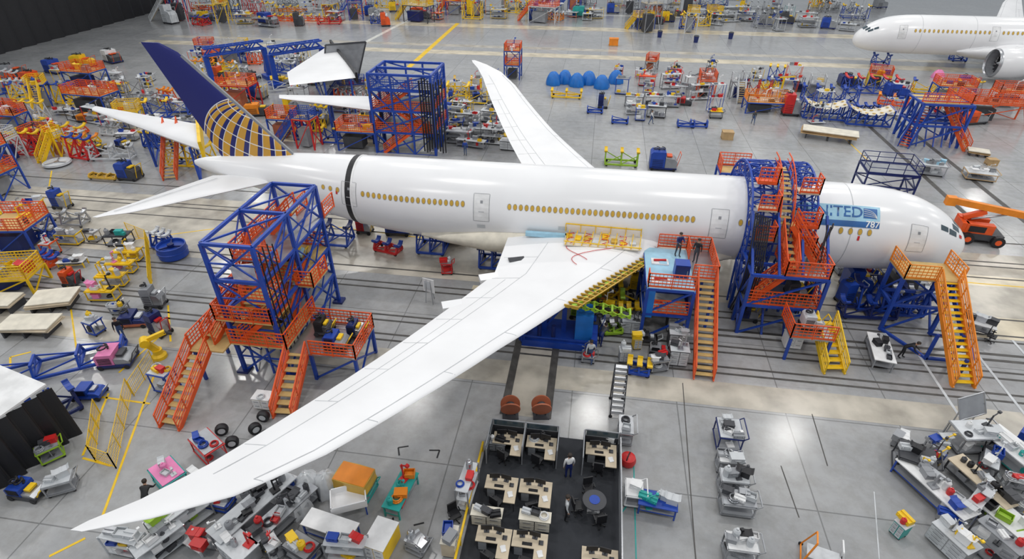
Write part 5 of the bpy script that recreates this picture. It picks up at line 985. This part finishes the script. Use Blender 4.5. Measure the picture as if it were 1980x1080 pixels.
# ================= CLUTTER CLUSTERS (each thing still an object with parts)
def cluster(region,poly,n,cols,kinds,smin,size=1.0,rot=20,itc=4,icol=MIX):
    used=set(); tries=0; made=0
    while made<n and tries<2500:
        tries+=1; x0_,y0_,x1_,y1_=poly[tries%len(poly)]; px=rnd.uniform(x0_,x1_); py=rnd.uniform(y0_,y1_); X,Y=G(px,py)
        if min((X-a)**2+(Y-b)**2 for a,b in PL)<smin*smin: continue
        k=rnd.choice(kinds); c=rnd.choice(cols); adj=rnd.choice(['low','tall','wide','narrow','small'])
        if (k,c,adj) in used: continue
        used.add((k,c,adj)); made+=1; hh={'low':.7,'tall':1.7,'wide':1,'narrow':1.2,'small':.7}[adj]; ww={'low':1,'tall':.9,'wide':1.5,'narrow':.6,'small':.65}[adj]
        nm={'cart':'wheeled cart','mach':'machine unit','jig':'trestle jig','bench':'bench','rack':'shelf rack','cab':'drawer cabinet','plat':'railed stand'}[k]
        l=f'{adj} {cw(c)} {nm} {region}'; rz=rnd.uniform(-rot,rot); s=size
        if k=='cart': cart(px,py,l,1.7*s*ww,1.0*s,1.1*s*hh,rz,c,rnd.choice(['light','grey',c]),2,itc,icol,where=l)
        elif k=='mach': machine(px,py,l,1.7*s*ww,1.1*s,1.2*s*hh,rz,c,'dark',rnd.choice(['yellow','light','light','red']),hoses=1)
        elif k=='jig': jig(px,py,l,2.6*s*ww,1.3*s,1.2*s*hh,rz,c,rnd.choice(['yellow','light','blue','amber','steel']),n=3)
        elif k=='bench': bench(px,py,l,2.2*s*ww,.9*s,.9*s*hh,rz,rnd.choice(['light','matwhite','steel']),c,itc,icol,where=l)
        elif k=='rack': rack(px,py,l,1.6*s*ww,.8*s,1.8*s*hh,rz,c,'light',3,max(2,itc-1),icol,where=l)
        elif k=='cab': cabinet(px,py,l,1.2*s*ww,.8*s,1.1*s*hh,rz,c,'light',3,2,icol)
        elif k=='plat': platform(px,py,l,2.2*s*ww,1.6*s,1.8*s*hh,rz,c,rnd.choice(['orange','yellow','blue','light']),rnd.choice(['tread','steel','light']),stair=rnd.choice(['x','n']),it=1,cols=icol)
COL=['blue','yellow','blue','yellow','steel','red','dark','light','amber','grey','orange']; K1=['cart','mach','jig','jig','plat','rack','bench']
cluster('in the upper left yard',[(5,165,165,345),(120,150,300,260),(0,200,120,320)],36,COL,K1,1.9,1.2)
cluster('around the loose wing panel left of the tail',[(150,250,330,330),(300,180,420,260)],14,COL,['cart','mach','jig','bench'],1.9,1.1)
cluster('behind the tail fin',[(440,110,620,250),(380,100,480,180)],28,COL,K1,2.2,1.3)
cluster('behind the rear fuselage',[(560,210,720,285),(620,180,740,250)],16,COL,K1,1.9,1.1)
cluster('between the scaffold tower and the far wing',[(840,150,1000,290),(850,190,960,280)],30,['steel','dark','grey','light','blue','yellow'],['cart','mach','rack','bench','cab'],1.6,1.05)
cluster('on the floor beyond the far wing',[(1190,135,1400,235)],16,['steel','dark','red','light','blue','grey'],['cart','mach','rack','bench','plat'],2.2,1.2)
cluster('among the cradles at the right',[(1530,150,1780,250),(1790,160,1880,240),(1420,150,1560,235)],22,['blue','blue','yellow','red','navy','orange','steel'],K1,2.4,1.35)
cluster('in the far row of the hall, left part',[(330,8,780,52)],42,COL,K1,3.2,1.9,25,3)
cluster('in the far row of the hall, centre',[(800,5,1230,45)],38,COL+['teal'],K1,3.2,1.9,25,3)
cluster('in the far row of the hall, right part',[(1230,5,1660,62)],46,['dark','steel','grey','yellow','blue','light','teal'],K1,3.2,1.8,25,3)
cluster('at the left edge of the floor',[(0,400,150,570),(130,455,330,480)],12,['orange','yellow','blue','dark','steel'],['cart','mach','jig','bench'],1.6,.9)
cluster('below the near wing on the lower left floor',[(380,930,580,1078),(250,1000,420,1078),(560,1030,830,1078)],16,['steel','grey','dark','light','teal','blue'],['cart','bench','cab','rack','mach'],1.35,.75,40)
cluster('beneath the near wing root',[(1110,560,1290,700),(1225,560,1300,720)],18,['grey','dark','steel','blue','yellow','green'],['cart','cab','mach','bench','jig'],1.0,.7,15)
cluster('beneath the nose',[(1630,510,1780,620)],8,['navy','dark','blue','grey'],['mach','cart','jig'],1.4,.9)
cluster('in the lower right corner',[(1730,860,1978,1075)],10,['steel','dark','grey','light','teal'],['cart','cab','bench','rack'],1.3,.7,60)
cluster('on the left floor near the tan boards',[(150,560,330,760)],5,['blue','navy','yellow','grey'],['mach','cart'],1.9,.8)
cluster('under the fuselage behind the near wing',[(560,440,960,500)],5,['blue','steel','red','dark'],['cart','mach','jig'],2.0,.8)
for px,py,rz,l,p_,s_ in((900,300,0,'person in blue shirt behind the fuselage left of the far wing','stand','blue'),(1258,240,90,'person in white shirt walking beyond the far wing','walk','matwhite'),(1455,240,0,'person in dark shirt near the orange railed table','walk','dark'),(240,655,30,'person in black beside the dark blue bin unit','stand','black'),(1140,700,180,'person in grey shirt before the large blue lifting cart','walk','light')): gp(px,py,rz,l,p_,s_)

# ================= LIGHTS / WORLD / CAMERA
w=bpy.data.worlds.new('w'); sc.world=w; w.use_nodes=True; bg=w.node_tree.nodes['Background']; bg.inputs[0].default_value=(.88,.94,1,1); bg.inputs[1].default_value=.46
for i in range(7):
    for j in range(6):
        L=bpy.data.lights.new('lamp','AREA'); L.shape='RECTANGLE'; L.size=3.0; L.size_y=1.0; L.energy=1850; L.color=(1,.975,.94); o=bpy.data.objects.new('hall_lamp',L); o.location=(-75+i*26+(j%2)*8,4+j*26,36); C.objects.link(o)
cam=bpy.data.cameras.new('cam'); cam.sensor_width=36; cam.lens=36*FF/1980; cam.clip_end=600; co=bpy.data.objects.new('camera',cam); co.location=(0,0,CZ); co.rotation_euler=(math.pi/2-TH,0,PH); C.objects.link(co); sc.camera=co
sc.view_settings.view_transform='Standard'
